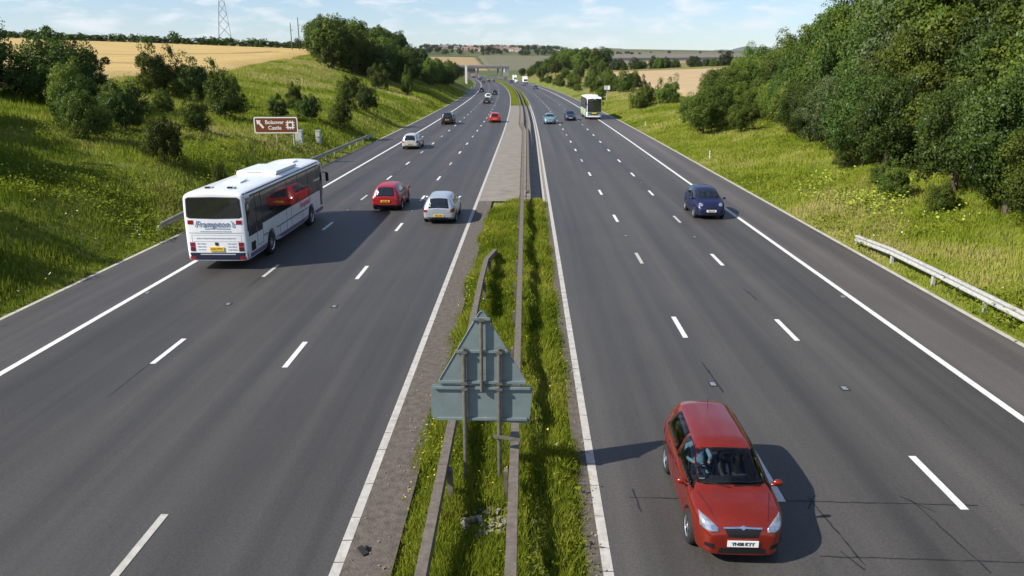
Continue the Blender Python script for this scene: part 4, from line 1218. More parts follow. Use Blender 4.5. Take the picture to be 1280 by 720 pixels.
class Shell:
    def __init__(s, me):
        s.me = me
        s.bvh = BVHTree.FromPolygons([v.co.copy() for v in me.vertices], [tuple(p.vertices) for p in me.polygons])
    def hit(s, axis, sign, a, b):
        """cast at the shell along an axis; a, b are the two other coordinates"""
        if axis == 'x': o, d = Vector((sign * 5, a, b)), Vector((-sign, 0, 0))
        elif axis == 'y': o, d = Vector((a, sign * 12, b)), Vector((0, -sign, 0))
        else: o, d = Vector((a, b, 9)), Vector((0, 0, -1))
        h = s.bvh.ray_cast(o, d)
        if h[0] is None:
            h = s.bvh.find_nearest(o + d * (5 if axis == 'x' else 10))
        n = h[1]
        if n.dot(d) > 0: n = -n
        return h[0], n
    def patch(s, bot, top, axis, sign, off=.006, nu=10, nv=5):
        """sheet lofted between two outlines (2D), laid on the shell with a small thickness"""
        def res(pl, t):
            t *= len(pl) - 1; i = min(int(t), len(pl) - 2); f = t - i
            return [pl[i][0] + (pl[i + 1][0] - pl[i][0]) * f, pl[i][1] + (pl[i + 1][1] - pl[i][1]) * f]
        V, F = [], []
        for j in range(nv + 1):
            for i in range(nu + 1):
                p, q = res(bot, i / nu), res(top, i / nu); t = j / nv
                c, n = s.hit(axis, sign, p[0] + (q[0] - p[0]) * t, p[1] + (q[1] - p[1]) * t)
                V.append(c + n * off)
        w = nu + 1
        F = [(j * w + i, j * w + i + 1, (j + 1) * w + i + 1, (j + 1) * w + i) for j in range(nv) for i in range(nu)]
        # rim folded back into the body
        rim = [i for i in range(w)] + [j * w + nu for j in range(1, nv + 1)] + [nv * w + i for i in range(nu - 1, -1, -1)] + [j * w for j in range(nv - 1, 0, -1)]
        base = len(V)
        cen = sum((V[i] for i in range(base)), Vector()) / base
        dr = {'x': Vector((-sign, 0, 0)), 'y': Vector((0, -sign, 0)), 'z': Vector((0, 0, -1))}[axis]
        for i in rim: V.append(V[i] + dr * (off + .01))
        m = len(rim)
        F += [(rim[a], rim[(a + 1) % m], base + (a + 1) % m, base + a) for a in range(m)]
        return V, F
    def part(s, name, parent, m, *a, **k):
        V, F = s.patch(*a, **k)
        me = pydata(name, V, F)
        bm = bmesh.new(); bm.from_mesh(me); bmesh.ops.recalc_face_normals(bm, faces=bm.faces); bm.to_mesh(me); bm.free()
        return link(name, me, m, parent, smooth=(m in (GLASS, CLEARLENS)))

WHEEL_ME = {}
def wheel(parent, x, y, r, w, sgn, m_rim=None, spokes=5):
    key = (r, w, spokes)
    if key not in WHEEL_ME:
        prof = [(r * .62, -w / 2), (r * .93, -w / 2), (r, -w * .36), (r, w * .36), (r * .93, w / 2), (r * .62, w / 2)]
        n = 28; V, F = [], []
        for i in range(n):
            t = 2 * math.pi * i / n
            V += [(q[1], q[0] * math.cos(t), q[0] * math.sin(t)) for q in prof]
        k = len(prof)
        for i in range(n):
            F += [(i * k + j, i * k + j + 1, ((i + 1) % n) * k + j + 1, ((i + 1) % n) * k + j) for j in range(k - 1)]
        ty = MB().add(V, F).mesh('wheel'); ty.materials.append(RUBBER)
        rm = MB(); x1 = w * .40
        for i in range(20):                                   # outer lip
            t0, t1 = 2 * math.pi * i / 20, 2 * math.pi * (i + 1) / 20
            rm.tube((x1, r * .63 * math.cos(t0), r * .63 * math.sin(t0)), (x1, r * .63 * math.cos(t1), r * .63 * math.sin(t1)), r * .055, n=4)
        for i in range(spokes):
            t = 2 * math.pi * i / spokes; c, s_ = math.cos(t), math.sin(t); hw = r * (.10 if spokes < 8 else .05)
            rm.add([(x1 + .004, -s_ * hw + c * r * .08, c * hw + s_ * r * .08), (x1 + .004, s_ * hw + c * r * .08, -c * hw + s_ * r * .08), (x1 - .012, s_ * hw * .8 + c * r * .63, -c * hw * .8 + s_ * r * .63), (x1 - .012, -s_ * hw * .8 + c * r * .63, c * hw * .8 + s_ * r * .63)], ((0, 1, 2, 3),))
        rm.tube((x1 - .02, 0, 0), (x1 + .012, 0, 0), r * .15, r * .12, 10)
        rme = rm.mesh('rim'); bk = MB().tube((-.02, 0, 0), (x1 - .05, 0, 0), r * .63, n=20).mesh('dark_backing'); bk.materials.append(BLACK)  # black disc behind the spokes paints the shade of the open gaps
        WHEEL_ME[key] = (ty, rme, bk)
    ty, rme, bk = WHEEL_ME[key]
    o = bpy.data.objects.new('wheel', ty); COL.objects.link(o); o.parent = parent; o.location = (x, y, r); o.rotation_euler = (0, 0, 0 if sgn > 0 else math.pi)
    for p_ in ty.polygons: p_.use_smooth = True
    if not len(rme.materials): rme.materials.append(m_rim or ALLOY)
    for nm_, me_ in (('rim', rme), ('dark_backing', bk)):
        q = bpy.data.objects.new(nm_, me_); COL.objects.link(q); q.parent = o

K = np.interp
STYLE = {
    'hatch': dict(top=[(-1, .58), (-.975, .63), (-.86, .945), (-.70, .985), (-.3, 1.0), (.05, .985), (.21, .935), (.54, .665), (.75, .615), (.90, .545), (.97, .47), (1, .41)], rear=(-.965, -.875), wind=(.21, .54), dlo=(.50, -.70, -.60), hood=.54),
    'tallhatch': dict(top=[(-1, .58), (-.975, .63), (-.88, .94), (-.72, .985), (-.3, 1.0), (.05, .99), (.19, .95), (.60, .665), (.76, .635), (.88, .59), (.95, .535), (.985, .47), (1, .41)], rear=(-.965, -.885), wind=(.19, .60), dlo=(.55, -.72, -.62), hood=.60),
    'estate': dict(top=[(-1, .57), (-.98, .64), (-.90, .93), (-.78, .985), (-.3, 1.0), (0, .985), (.14, .93), (.44, .68), (.72, .63), (.90, .55), (.97, .46), (1, .40)], rear=(-.97, -.905), wind=(.14, .44), dlo=(.41, -.77, -.70), hood=.44),
    'saloon': dict(top=[(-1, .58), (-.97, .66), (-.66, .70), (-.40, .93), (-.25, .985), (-.1, 1.0), (.06, .97), (.16, .92), (.46, .67), (.75, .615), (.91, .54), (.97, .46), (1, .40)], rear=(-.64, -.42), wind=(.16, .46), dlo=(.43, -.56, -.36), hood=.46),
    'round': dict(top=[(-1, .50), (-.97, .60), (-.84, .90), (-.66, .975), (-.25, 1.0), (.08, .985), (.24, .935), (.62, .66), (.80, .60), (.92, .52), (.975, .44), (1, .38)], rear=(-.95, -.85), wind=(.24, .60), dlo=(.56, -.68, -.56), hood=.62),
}
def car(label, u, ynear, away, style, L, W, H, paint_m, name='car', level=2, plate=None, group=None, glass_open=False, taillo=.50, detail=True, rim=None, xy=None, yaw=None, spokes=5):
    S = STYLE[style]
    yc = ynear + L / 2
    p = rp(u, yc) if xy is None else Vector((xy[0], xy[1], 0))
    rz = heading(yc) + (0 if away else math.pi) if yaw is None else yaw
    root = empty(name, (p.x, p.y, 0.002), rz)
    tag(root, label, 'van' if 'van' in label.split() else 'car', group)
    hl, hw = L / 2, W / 2
    tk = np.array(S['top'])
    top = lambda y: float(K(y / hl, tk[:, 0], tk[:, 1])) * H
    cow = S['hood']
    bk = np.array([(-1, .48), (-.97, .56), (-.85, .645), (0, .62), (cow, .60), (.76, .575), (.88, .53), (.95, .475), (.985, .42), (1, .365)] if style == 'tallhatch' else [(-1, .48), (-.97, .56), (-.85, .645), (0, .62), (cow, .60), (.76, .565), (.90, .49), (.97, .42), (1, .365)])
    belt = lambda y: min(float(K(y / hl, bk[:, 0], bk[:, 1])) * H, top(y) - .02)
    cab0, cab1 = S['rear'][1], S['wind'][0]
    kr = lambda y: float(K(y / hl, [-1, S['rear'][0], cab0, cab1, S['wind'][1], 1], [.5, .55, .86, .86, .5, .5]))
    rail = lambda y: belt(y) + (top(y) - belt(y)) * kr(y)
    wr = lambda y: float(K(y / hl, [-1, S['rear'][0], cab0, 0, cab1, S['wind'][1], .9, 1], [.72, .76, .66, .715, .70, .79, .66, .5]))
    pn = np.array([(-1, .80), (-.95, .92), (-.7, .985), (0, 1), (.55, .985), (.78, .95), (.91, .86), (.975, .74), (1, .60)])
    plan = lambda y: float(K(y / hl, pn[:, 0], pn[:, 1])) * hw
    ra = H * .215 + .03; rw = H * .2045
    wy = (-.60 * hl, .625 * hl)
    ys = set(round(t * hl, 3) for t in tk[:, 0]) | {round(t * hl, 3) for t in (-.5, .0, .35, .65, .82, -.93)}
    for c in wy:
        for q in (-1.12, -1, -.86, -.5, 0, .5, .86, 1, 1.12): ys.add(round(c + q * ra, 3))
    ys = sorted(y for y in ys if -hl <= y <= hl)
    ys = [y for i, y in enumerate(ys) if i == 0 or y - ys[i - 1] > .02]
    st = []
    for y in ys:
        zb = float(K(y / hl, [-1, -.9, -.8, .8, .93, 1], [.30, .24, .19, .18, .19, .24]))
        z1 = zb + .04
        for c in wy:
            if abs(y - c) <= ra * 1.001:
                zz = rw + math.sqrt(max(0, ra * ra - (y - c) ** 2)); zb = max(zb, zz); z1 = max(z1, zz + .012)
        w_ = plan(y); be, ra_, tp = belt(y), rail(y), top(y)
        z2 = max(.36 * H * (1 if abs(y) < .93 * hl else .92), z1 + .03); z3 = max(be - .07, z2 + .02); be = max(be, z3 + .02); ra_ = max(ra_, be + .008); tp = max(tp, ra_ + .008)
        bw = .93 if -.97 * hl < y < .93 * hl else .9
        rx = wr(y) * hw * (w_ / hw) ** .3
        st.append((y, [(w_ * .90, zb), (w_ * .97, z1), (w_, z2), (w_ * .985, z3), (w_ * bw, be), (min(rx, w_ * .9), ra_), (min(rx, w_ * .9) * .6, ra_ + (tp - ra_) * .8), (0, tp)]))
    me = loft(st, level)
    sh = Shell(me)
    g = GLASS
    nseg = 10 if detail else 5
    cuts = []
    # windscreen and rear window
    def screen(nm_, ya, yb, sign, inset):
        n = 8
        zs = []
        def half(y): return wr(y) * hw - inset
        za, zb_ = top(ya * hl) , top(yb * hl)
        lo, hi = min(za, zb_), max(za, zb_)
        ylo, yhi = (ya, yb) if za < zb_ else (yb, ya)
        if sign < 0 and style != 'saloon': lo, hi = .575 * H, .935 * H
        b_ = [(x * half(ylo * hl), lo + .03 - .03 * abs(x) ** 2) for x in np.linspace(-1, 1, n)]
        t_ = [(x * half(yhi * hl) * .97, hi - .025 - .035 * abs(x) ** 2) for x in np.linspace(-1, 1, n)]
        o = sh.part(nm_, root, g, b_, t_, 'y', sign, off=.006, nu=nseg, nv=6)
        cuts.append(('y', sign, b_, t_))
        return o
    scr = screen('windscreen', S['wind'][1] - .02, S['wind'][0] + .0, 1, .035)
    screen('rear_window', S['rear'][0] + .01, S['rear'][1] - .005, -1, .05 if style == 'saloon' else .115)
    yf, yr, yrt = S['dlo'][0] * hl, S['dlo'][1] * hl, S['dlo'][2] * hl
    ym = (yf + yr) / 2 - .02
    for sgn in (1, -1):
        def side(ya, yb, ta, tb):
            b_ = [(y, belt(y) + .035) for y in np.linspace(ya, yb, 7)]
            t_ = [(y, max(rail(y) - .03, belt(y) + .05)) for y in np.linspace(ta, tb, 7)]
            sh.part('side_window', root, g, b_, t_, 'x', sgn, nu=nseg, nv=4)
            cuts.append(('x', sgn, b_, t_))
        side(yf, ym + .035, yf - .34 * hl * .9, ym + .035)
        side(ym - .035, yr, ym - .035, yrt)
    # lights, grille, bumper intake
    for s in (-1, 1):
        hx = lambda q: s * q * hw
        if style == 'round':
            sh.part('headlight', root, CLEARLENS, [(hx(.50), .485 * H), (hx(.62), .455 * H), (hx(.76), .475 * H)], [(hx(.50), .525 * H), (hx(.62), .57 * H), (hx(.76), .545 * H)], 'y', 1, off=.012, nu=6, nv=4)
        elif style == 'tallhatch':
            sh.part('headlight', root, CLEARLENS, [(hx(.50), .44 * H), (hx(.66), .425 * H), (hx(.84), .455 * H)], [(hx(.50), .475 * H), (hx(.66), .53 * H), (hx(.84), .56 * H)], 'y', 1, off=.010, nu=8, nv=5)
        else:
            sh.part('headlight', root, CLEARLENS, [(hx(.44), .425 * H), (hx(.62), .43 * H), (hx(.84), .475 * H)], [(hx(.44), .475 * H), (hx(.62), .525 * H), (hx(.84), .56 * H)], 'y', 1, off=.010, nu=8, nv=4)
        lo, hi = ((taillo - .07) * H, .575 * H)
        sh.part('tail_light', root, REDLENS, [(hx(.66), lo + .02), (hx(.95), lo)], [(hx(.72), hi - .03), (hx(.94), hi)], 'y', -1, off=.010, nu=5, nv=4)
        if detail:
            sh.part('fog_lamp', root, BLACK, [(hx(.56), .235 * H), (hx(.76), .25 * H)], [(hx(.58), .295 * H), (hx(.74), .295 * H)], 'y', 1, nu=3, nv=2)
            for yd in (yf - .02, ym, yr * .82):
                zlo = .24 if abs(yd - wy[0]) > ra + .05 else rw + ra + .05
                sh.part('door_seam', root, BLACK, [(yd - .006, zlo), (yd + .006, zlo)], [(yd - .006, belt(yd) + .02), (yd + .006, belt(yd) + .02)], 'x', s, off=.002, nu=1, nv=8)
            for yd in (ym + .10, yr * .66): 
                c, n = sh.hit('x', s, yd, belt(yd) - .09)
                MB().box(c + n * .012, (.025, .17, .03)).build('door_handle', paint_m, root, bevel=.008)
            sh.part('side_moulding', root, BLACK if style in ('round', 'saloon') else paint_m, [(wy[0] + ra + .06, .34 * H), (wy[1] - ra - .06, .34 * H)], [(wy[0] + ra + .06, .365 * H), (wy[1] - ra - .06, .365 * H)], 'x', s, off=.01, nu=8, nv=1)
        # bonnet edge
        if detail:
            sh.part('bonnet_seam', root, BLACK, [(hx(.775), cow * hl - .02), (hx(.76), cow * hl - .02)], [(hx(.52), .955 * hl), (hx(.505), .955 * hl)], 'z', 1, off=.0015, nu=1, nv=10)
            for q, z_ in ((.60, .475), (.72, .495)):
                c, n = sh.hit('y', 1, hx(q), z_ * H)
                if style != 'round': MB().tube(c + n * .004, c + n * .013, .048, .044, 14).build('lamp', CHROME, root)
        # mirrors
        c, n = sh.hit('x', s, yf - .10 * hl, belt(yf - .10 * hl) + .03)
        mb = MB()
        mm = Matrix.Translation(Vector((s * (hw + .045), yf - .10 * hl, belt(yf - .1 * hl) + .09)))
        bm = bmesh.new(); bmesh.ops.create_uvsphere(bm, u_segments=10, v_segments=7, radius=1, matrix=mm @ Matrix.Diagonal((.10, .05, .062, 1)))
        bmesh.ops.create_cube(bm, size=1, matrix=Matrix.Translation(Vector((s * (hw - .02), yf - .095 * hl, belt(yf - .1 * hl) + .05))) @ Matrix.Diagonal((.12, .04, .04, 1)))
        m_ = bpy.data.meshes.new('mirror'); bm.to_mesh(m_); bm.free(); link('mirror', m_, paint_m, root, smooth=True)
        for c in wy: wheel(root, s * (hw - .115), c, rw, .195, s, rim, spokes)
    g0, g1 = (.385, .478) if style == 'tallhatch' else (.38, .44)
    sh.part('grille', root, BLACK, [(-.30 * hw, (g0 + .008) * H), (0, g0 * H), (.30 * hw, (g0 + .008) * H)], [(-.38 * hw, g1 * H), (0, (g1 + .006) * H), (.38 * hw, g1 * H)], 'y', 1, off=.008, nu=8, nv=3)
    sh.part('air_intake', root, BLACK, [(-.5 * hw, .185 * H), (.5 * hw, .185 * H)], [(-.46 * hw, .25 * H), (.46 * hw, .25 * H)], 'y', 1, off=.006, nu=8, nv=2)
    sh.part('bumper_trim', root, BLACK, [(-.8 * hw, .21 * H), (.8 * hw, .21 * H)], [(-.78 * hw, .26 * H), (.78 * hw, .26 * H)], 'y', -1, off=.006, nu=8, nv=2)
    for sign, m, z in ((1, WPLATE, .315 * H), (-1, YPLATE, (.33 if not plate or plate[1] is None else plate[1]) * H)):
        c, n = sh.hit('y', sign, 0, z)
        pl = MB().box((0, 0, 0), (.52, .014, .115)).build('number_plate', m, root); pl.location = c + Vector((0, sign * .022, 0))
        if plate and detail:
            lettering('plate_lettering', plate[0], .088, (0, sign * .009, -.002), INK, pl, face='+y' if sign > 0 else '-y', space=.95, bold=.002)
    body = link('body', me, paint_m, root, smooth=True)
    MB().box((0, -.04, .24), (W * .62, L * .86, .14)).build('underbody', BLACK, root)
    return root, sh, cuts, body, dict(top=top, belt=belt, rail=rail, hl=hl, hw=hw, H=H, yf=yf, ym=ym)

P_ = dict(
    fabia=mat('paint_copper_red', (0.29, 0.022, 0.008), .30, .6, var=.06, scale=2.2, coat=.9), red=paint('deep_red', (.30, .012, .018)), silver=paint('silver', (.50, .54, .57), .3, .55),
    white=paint('white', (.72, .72, .68)), cream=paint('pale_silver', (.58, .57, .53), .3, .3), navy=paint('navy', (.006, .009, .045)), black=paint('black', (.014, .015, .017)), bright=paint('bright_red', (.52, .018, .022)),
    sky=paint('ice_blue', (.20, .33, .38), .3, .4), blue=paint('dark_blue', (.009, .02, .055)), grey=paint('grey', (.11, .115, .12), .3, .4), dkgrey=paint('dark_grey', (.035, .037, .04), .3, .3))

# the red hatchback coming towards us, with its windows open to a furnished inside
CLEAR = bpy.data.materials.new('car_glass'); CLEAR.use_nodes = True
_n, _l = CLEAR.node_tree.nodes, CLEAR.node_tree.links
_n.clear()
_o = _n.new('ShaderNodeOutputMaterial'); _t = _n.new('ShaderNodeBsdfTransparent'); _g = _n.new('ShaderNodeBsdfGlossy'); _m = _n.new('ShaderNodeMixShader'); _f = _n.new('ShaderNodeFresnel')
_t.inputs['Color'].default_value = (.52, .58, .58, 1); _g.inputs['Roughness'].default_value = .02; _f.inputs['IOR'].default_value = 1.5
_l.new(_f.outputs[0], _m.inputs[0]); _l.new(_t.outputs[0], _m.inputs[1]); _l.new(_g.outputs[0], _m.inputs[2]); _l.new(_m.outputs[0], _o.inputs['Surface'])
hero, sh, cuts, body, D = car('copper red five-door hatchback driving towards the bridge', 3.58, 0, False, 'tallhatch', 3.99, 1.64, 1.52, P_['fabia'], level=3, plate=('YN08 KYY', None), xy=(3.53, 12.52), yaw=math.pi + R(-1.0))
def inside(pt, bot, top):
    poly = list(bot) + list(reversed(top)); x, y = pt; c = False; j = len(poly) - 1
    for i in range(len(poly)):
        if (poly[i][1] > y) != (poly[j][1] > y) and x < (poly[j][0] - poly[i][0]) * (y - poly[i][1]) / (poly[j][1] - poly[i][1]) + poly[i][0]: c = not c
        j = i
    return c
bm = bmesh.new(); bm.from_mesh(body.data); dead = []
for f in bm.faces:
    c, n = f.calc_center_median(), f.normal
    for ax, sg_, b_, t_ in cuts:
        if ax == 'y' and n.y * sg_ > .12 and c.y * sg_ > 0 and all(inside((v.co.x, v.co.z), b_, t_) for v in f.verts): dead.append(f); break
        if ax == 'x' and n.x * sg_ > .3 and all(inside((v.co.y, v.co.z), b_, t_) for v in f.verts): dead.append(f); break
bmesh.ops.delete(bm, geom=dead, context='FACES'); bm.to_mesh(body.data); bm.free()
for o in hero.children:
    if o.name.split('.')[0] in ('windscreen', 'rear_window', 'side_window'):
        o.data.materials[0] = CLEAR
        b2 = bmesh.new(); b2.from_mesh(o.data)                 # keep the pane, drop the folded rim
        b2.to_mesh(o.data); b2.free()
TRIM = mat('car_interior', (.022, .022, .024), .8); SEAT = mat('seat_fabric', (.05, .05, .055), .9)
MB().prism([(.42, .62), (1.0, .86), (1.08, .94), (.80, .96), (.54, .93)], 'x', -.62, .62).build('dashboard', TRIM, hero)
MB().box((0, -.1, .42), (1.3, 2.2, .06)).build('cabin_floor', TRIM, hero)
for x in (-.34, .34):
    s = MB().box((x, -.22, .58), (.48, .50, .16)).box((x, -.52, .86), (.46, .14, .58), rx=-.25).box((x, -.62, 1.20), (.24, .10, .16)).build('seat', SEAT, hero, bevel=.04)
MB().box((0, -1.02, .60), (1.2, .5, .18)).box((0, -1.32, .86), (1.2, .14, .55), rx=-.25).build('rear_bench', SEAT, hero, bevel=.04)
sw = MB()
for i in range(20):
    a, b = 2 * math.pi * i / 20, 2 * math.pi * (i + 1) / 20
    f3 = lambda t: (.34 + .18 * math.cos(t), .30 + .18 * math.sin(t) * .45, .90 + .18 * math.sin(t) * .9)
    sw.tube(f3(a), f3(b), .014, n=6)
sw.tube((.34, .30, .90), (.34, .52, .82), .03, n=8); sw.build('steering_wheel', TRIM, hero)
MB().tube((0, -1.15, 1.49), (0, -1.25, 1.68), .006, .003, 6).build('aerial', BLACK, hero)
MB().box((0, .45, 1.30), (.22, .03, .06)).build('rear_view_mirror', TRIM, hero)
for x0, x1 in ((-.50, -.02), (.05, .55)):
    a, n = sh.hit('y', 1, x0, 1.035); b, n2 = sh.hit('y', 1, x1, 1.05)
    MB().tube(a + n * .02, b + n2 * .02, .011, n=6).build('wiper', BLACK, hero)
sh.part('grille_surround', hero, CHROME, [(-.39 * .82, .474 * 1.52), (0, .482 * 1.52), (.39 * .82, .474 * 1.52)], [(-.40 * .82, .486 * 1.52), (0, .497 * 1.52), (.40 * .82, .486 * 1.52)], 'y', 1, off=.014, nu=8, nv=1)
c, n = sh.hit('y', 1, 0, .488 * 1.52)
MB().tube(c + n * .005, c + n * .022, .042, .038, 14).build('badge', CHROME, hero)
MB().box((.50, .86, 1.04), (.10, .01, .07), rx=-.9).build('tax_disc', WPLATE, hero)
# driver: one continuous figure
dr = bpy.data.objects.new('tmp', bpy.data.meshes.new('tmp')); COL.objects.link(dr)
J = [((.34, -.32, .70), .13), ((.34, -.38, .90), .13), ((.34, -.42, 1.06), .14), ((.34, -.42, 1.15), .055), ((.34, -.40, 1.22), .075), ((.34, -.385, 1.31), .085), ((.34, -.39, 1.37), .06),
     ((.52, -.40, 1.05), .06), ((.58, -.18, .90), .045), ((.50, .10, .96), .034), ((.48, .20, 1.00), .036), ((.16, -.40, 1.05), .06), ((.10, -.18, .90), .045), ((.20, .10, .96), .034), ((.22, .20, 1.00), .036),
     ((.43, -.05, .70), .085), ((.44, .28, .74), .06), ((.25, -.05, .70), .085), ((.24, .28, .74), .06)]
Ed = [(0, 1), (1, 2), (2, 3), (3, 4), (4, 5), (5, 6), (2, 7), (7, 8), (8, 9), (9, 10), (2, 11), (11, 12), (12, 13), (13, 14), (0, 15), (15, 16), (0, 17), (17, 18)]
dr.data.from_pydata([j[0] for j in J], Ed, [])
dr.modifiers.new('skin', 'SKIN'); sb = dr.modifiers.new('sub', 'SUBSURF'); sb.levels = 2
for i, (p, r) in enumerate(J): dr.data.skin_vertices[0].data[i].radius = (r, r)
dr.data.skin_vertices[0].data[0].use_root = True
dme = bpy.data.meshes.new_from_object(dr.evaluated_get(bpy.context.evaluated_depsgraph_get())); bpy.data.objects.remove(dr)
dme.materials.clear()
for m in (mat('blue_shirt', (.22, .34, .48), .9), mat('skin', (.50, .29, .20), .6), mat('trousers', (.03, .03, .04), .9)): dme.materials.append(m)
for p in dme.polygons:
    c = p.center; p.use_smooth = True
    p.material_index = 1 if (c.z > 1.155 and c.y > -.5) or c.y > .11 and c.z > .88 else 2 if c.z < .78 else 0
drv = empty('person', hero.location, hero.rotation_euler.z); tag(drv, 'driver in a pale blue shirt holding the wheel inside the red hatchback', 'person')
link('figure', dme, None, drv)
bm = bmesh.new(); bmesh.ops.create_uvsphere(bm, u_segments=12, v_segments=8, radius=1, matrix=Matrix.Translation((.34, -.405, 1.33)) @ Matrix.Diagonal((.088, .098, .085, 1)))
bmesh.ops.delete(bm, geom=[v for v in bm.verts if v.co.z < 1.29 or (v.co.y > -.345 and v.co.z < 1.38)], context='VERTS')
m_ = bpy.data.meshes.new('hair'); bm.to_mesh(m_); bm.free(); link('hair', m_, mat('hair', (.04, .025, .015), .8), drv, smooth=True)

for o_ in (hero, drv): o_.scale = (.95, .95, .95)
AW, ON = 'cars driving away', 'cars coming towards the bridge'
car('dark red hatchback driving just ahead of the coach', -8.05, 42.4, True, 'hatch', 4.2, 1.70, 1.46, P_['red'], plate=('R417 LWJ', .40), group=AW, taillo=.47)
car('silver hatchback with yellow plate beside the dark red hatchback', -4.6, 38.7, True, 'hatch', 4.2, 1.74, 1.45, P_['silver'], plate=('YP06 XKD', .32), group=AW)
car('pale silver estate car ahead of the coach by the shoulder line', -11.8, 76.7, True, 'estate', 4.6, 1.76, 1.52, P_['cream'], plate=('FD02 WRL', .36), group=AW)
car('black off-roader near the shoulder line past the brown sign', -11.6, 112, True, 'estate', 4.4, 1.84, 1.74, P_['black'], plate=('YS54 HHE', .40), group=AW)
car('bright red hatchback alone beside the paved central reserve', -4.85, 116.2, True, 'hatch', 4.1, 1.74, 1.46, P_['bright'], plate=('T88 PHR', .38), group=AW)
far_kw = dict(level=1, detail=False, group=AW)
car('dark grey saloon close behind a white car', -8.6, 181, True, 'saloon', 4.6, 1.78, 1.45, P_['dkgrey'], **far_kw)
car('white hatchback between a dark grey saloon and a blue car', -9.0, 207, True, 'hatch', 4.3, 1.78, 1.55, P_['white'], **far_kw)
car('dark blue car ahead of the white hatchback', -7.8, 243, True, 'hatch', 4.4, 1.78, 1.55, P_['blue'], **far_kw)
car('black car near the shoulder line by the bend', -12.6, 272, True, 'hatch', 4.5, 1.8, 1.6, P_['black'], **far_kw)
for u, y, st_, c, H_, lab in ((-12.3, 445, 'saloon', 'black', 1.5, 'far black saloon past the white pillar near the shoulder'), (-8.6, 480, 'estate', 'dkgrey', 1.85, 'far dark people carrier in the middle lane past the white pillar'), (-4.8, 500, 'hatch', 'grey', 1.5, 'far grey car in the lane by the far median grass'),
                              (-12.2, 560, 'hatch', 'navy', 1.6, 'far dark blue car in the queue near the shoulder'), (-8.4, 625, 'saloon', 'black', 1.5, 'far black saloon in the queue before the overbridge'), (-12.2, 690, 'estate', 'black', 1.8, 'far black off-roader in the queue before the overbridge'),
                              (-8.5, 740, 'estate', 'bright', 1.9, 'far red people carrier in the queue under the overbridge'), (-4.9, 720, 'hatch', 'silver', 1.5, 'far silver car in the queue under the overbridge'), (-12.3, 790, 'hatch', 'white', 1.6, 'far white car in the queue under the overbridge')):
    car(lab, u, y, True, st_, 4.4, 1.78, H_, P_[c], **far_kw)
far_kw['group'] = ON
car('small rounded navy blue car riding beside the shoulder line', 9.85, 40.2, False, 'round', 3.72, 1.66, 1.54, P_['navy'], plate=('YR53 AVK', None), group=ON, rim=None, level=2)
car('ice blue hatchback next to the paved central reserve', 3.35, 113, False, 'hatch', 4.1, 1.72, 1.50, P_['sky'], plate=('FG05 MTX', None), group=ON)
car('dark blue car between the ice blue hatchback and the green coach', 6.85, 120.7, False, 'saloon', 4.5, 1.75, 1.46, P_['blue'], plate=('YJ51 KDU', None), group=ON)
for u, y, st_, c, H_, lab in ((8.3, 311, 'hatch', 'blue', 1.5, 'dark blue car alone well behind the green coach'), (6.8, 381, 'hatch', 'grey', 1.55, 'grey car just ahead of the white box lorries'), (3.6, 447, 'estate', 'navy', 1.7, 'navy car beside the far white van'), (10.0, 613, 'hatch', 'black', 1.5, 'black car trailing the white box lorries')):
    car(lab, u, y, False, st_, 4.3, 1.76, H_, P_[c], **far_kw)

# ------------------------------------------------------------------ coaches, lorries, van
def box_shell(L, W, H, zb, wy, ra, rw, level=2, rake=(.04, .10), crown=.05):
    hl, hw = L / 2, W / 2
    ys = {-hl, -hl + .06, -hl + .25, -hl + 1, 0, hl - 1.2, hl - .5, hl - .12, hl}
    for c in wy:
        for q in (-1.08, -1, -.8, -.4, 0, .4, .8, 1, 1.08): ys.add(round(c + q * ra, 3))
    st = []
    for y in sorted(ys):
        e = min(1, (y + hl) / .30); g = min(1, (hl - y) / .45)
        wd = hw * (1 - .045 * (1 - e) ** 2 - .09 * (1 - g) ** 2)
        tp = H - .10 * (1 - e) ** 2 - .30 * (1 - g) ** 2
        b = zb + .06 * (1 - e) + .04 * (1 - g); z1 = b + .05
        for c in wy:
            if abs(y - c) <= ra * 1.001:
                zz = rw + math.sqrt(max(0, ra * ra - (y - c) ** 2)); b = max(b, zz); z1 = max(z1, zz + .015)
        st.append((y, [(wd * .93, b), (wd * .985, z1), (wd, max(1.15, z1 + .05)), (wd * .997, tp - .95), (wd * .985, tp - .22), (wd * .945, tp - .08), (wd * .70, tp - .01), (0, tp + crown)]))
    return loft(st, level)

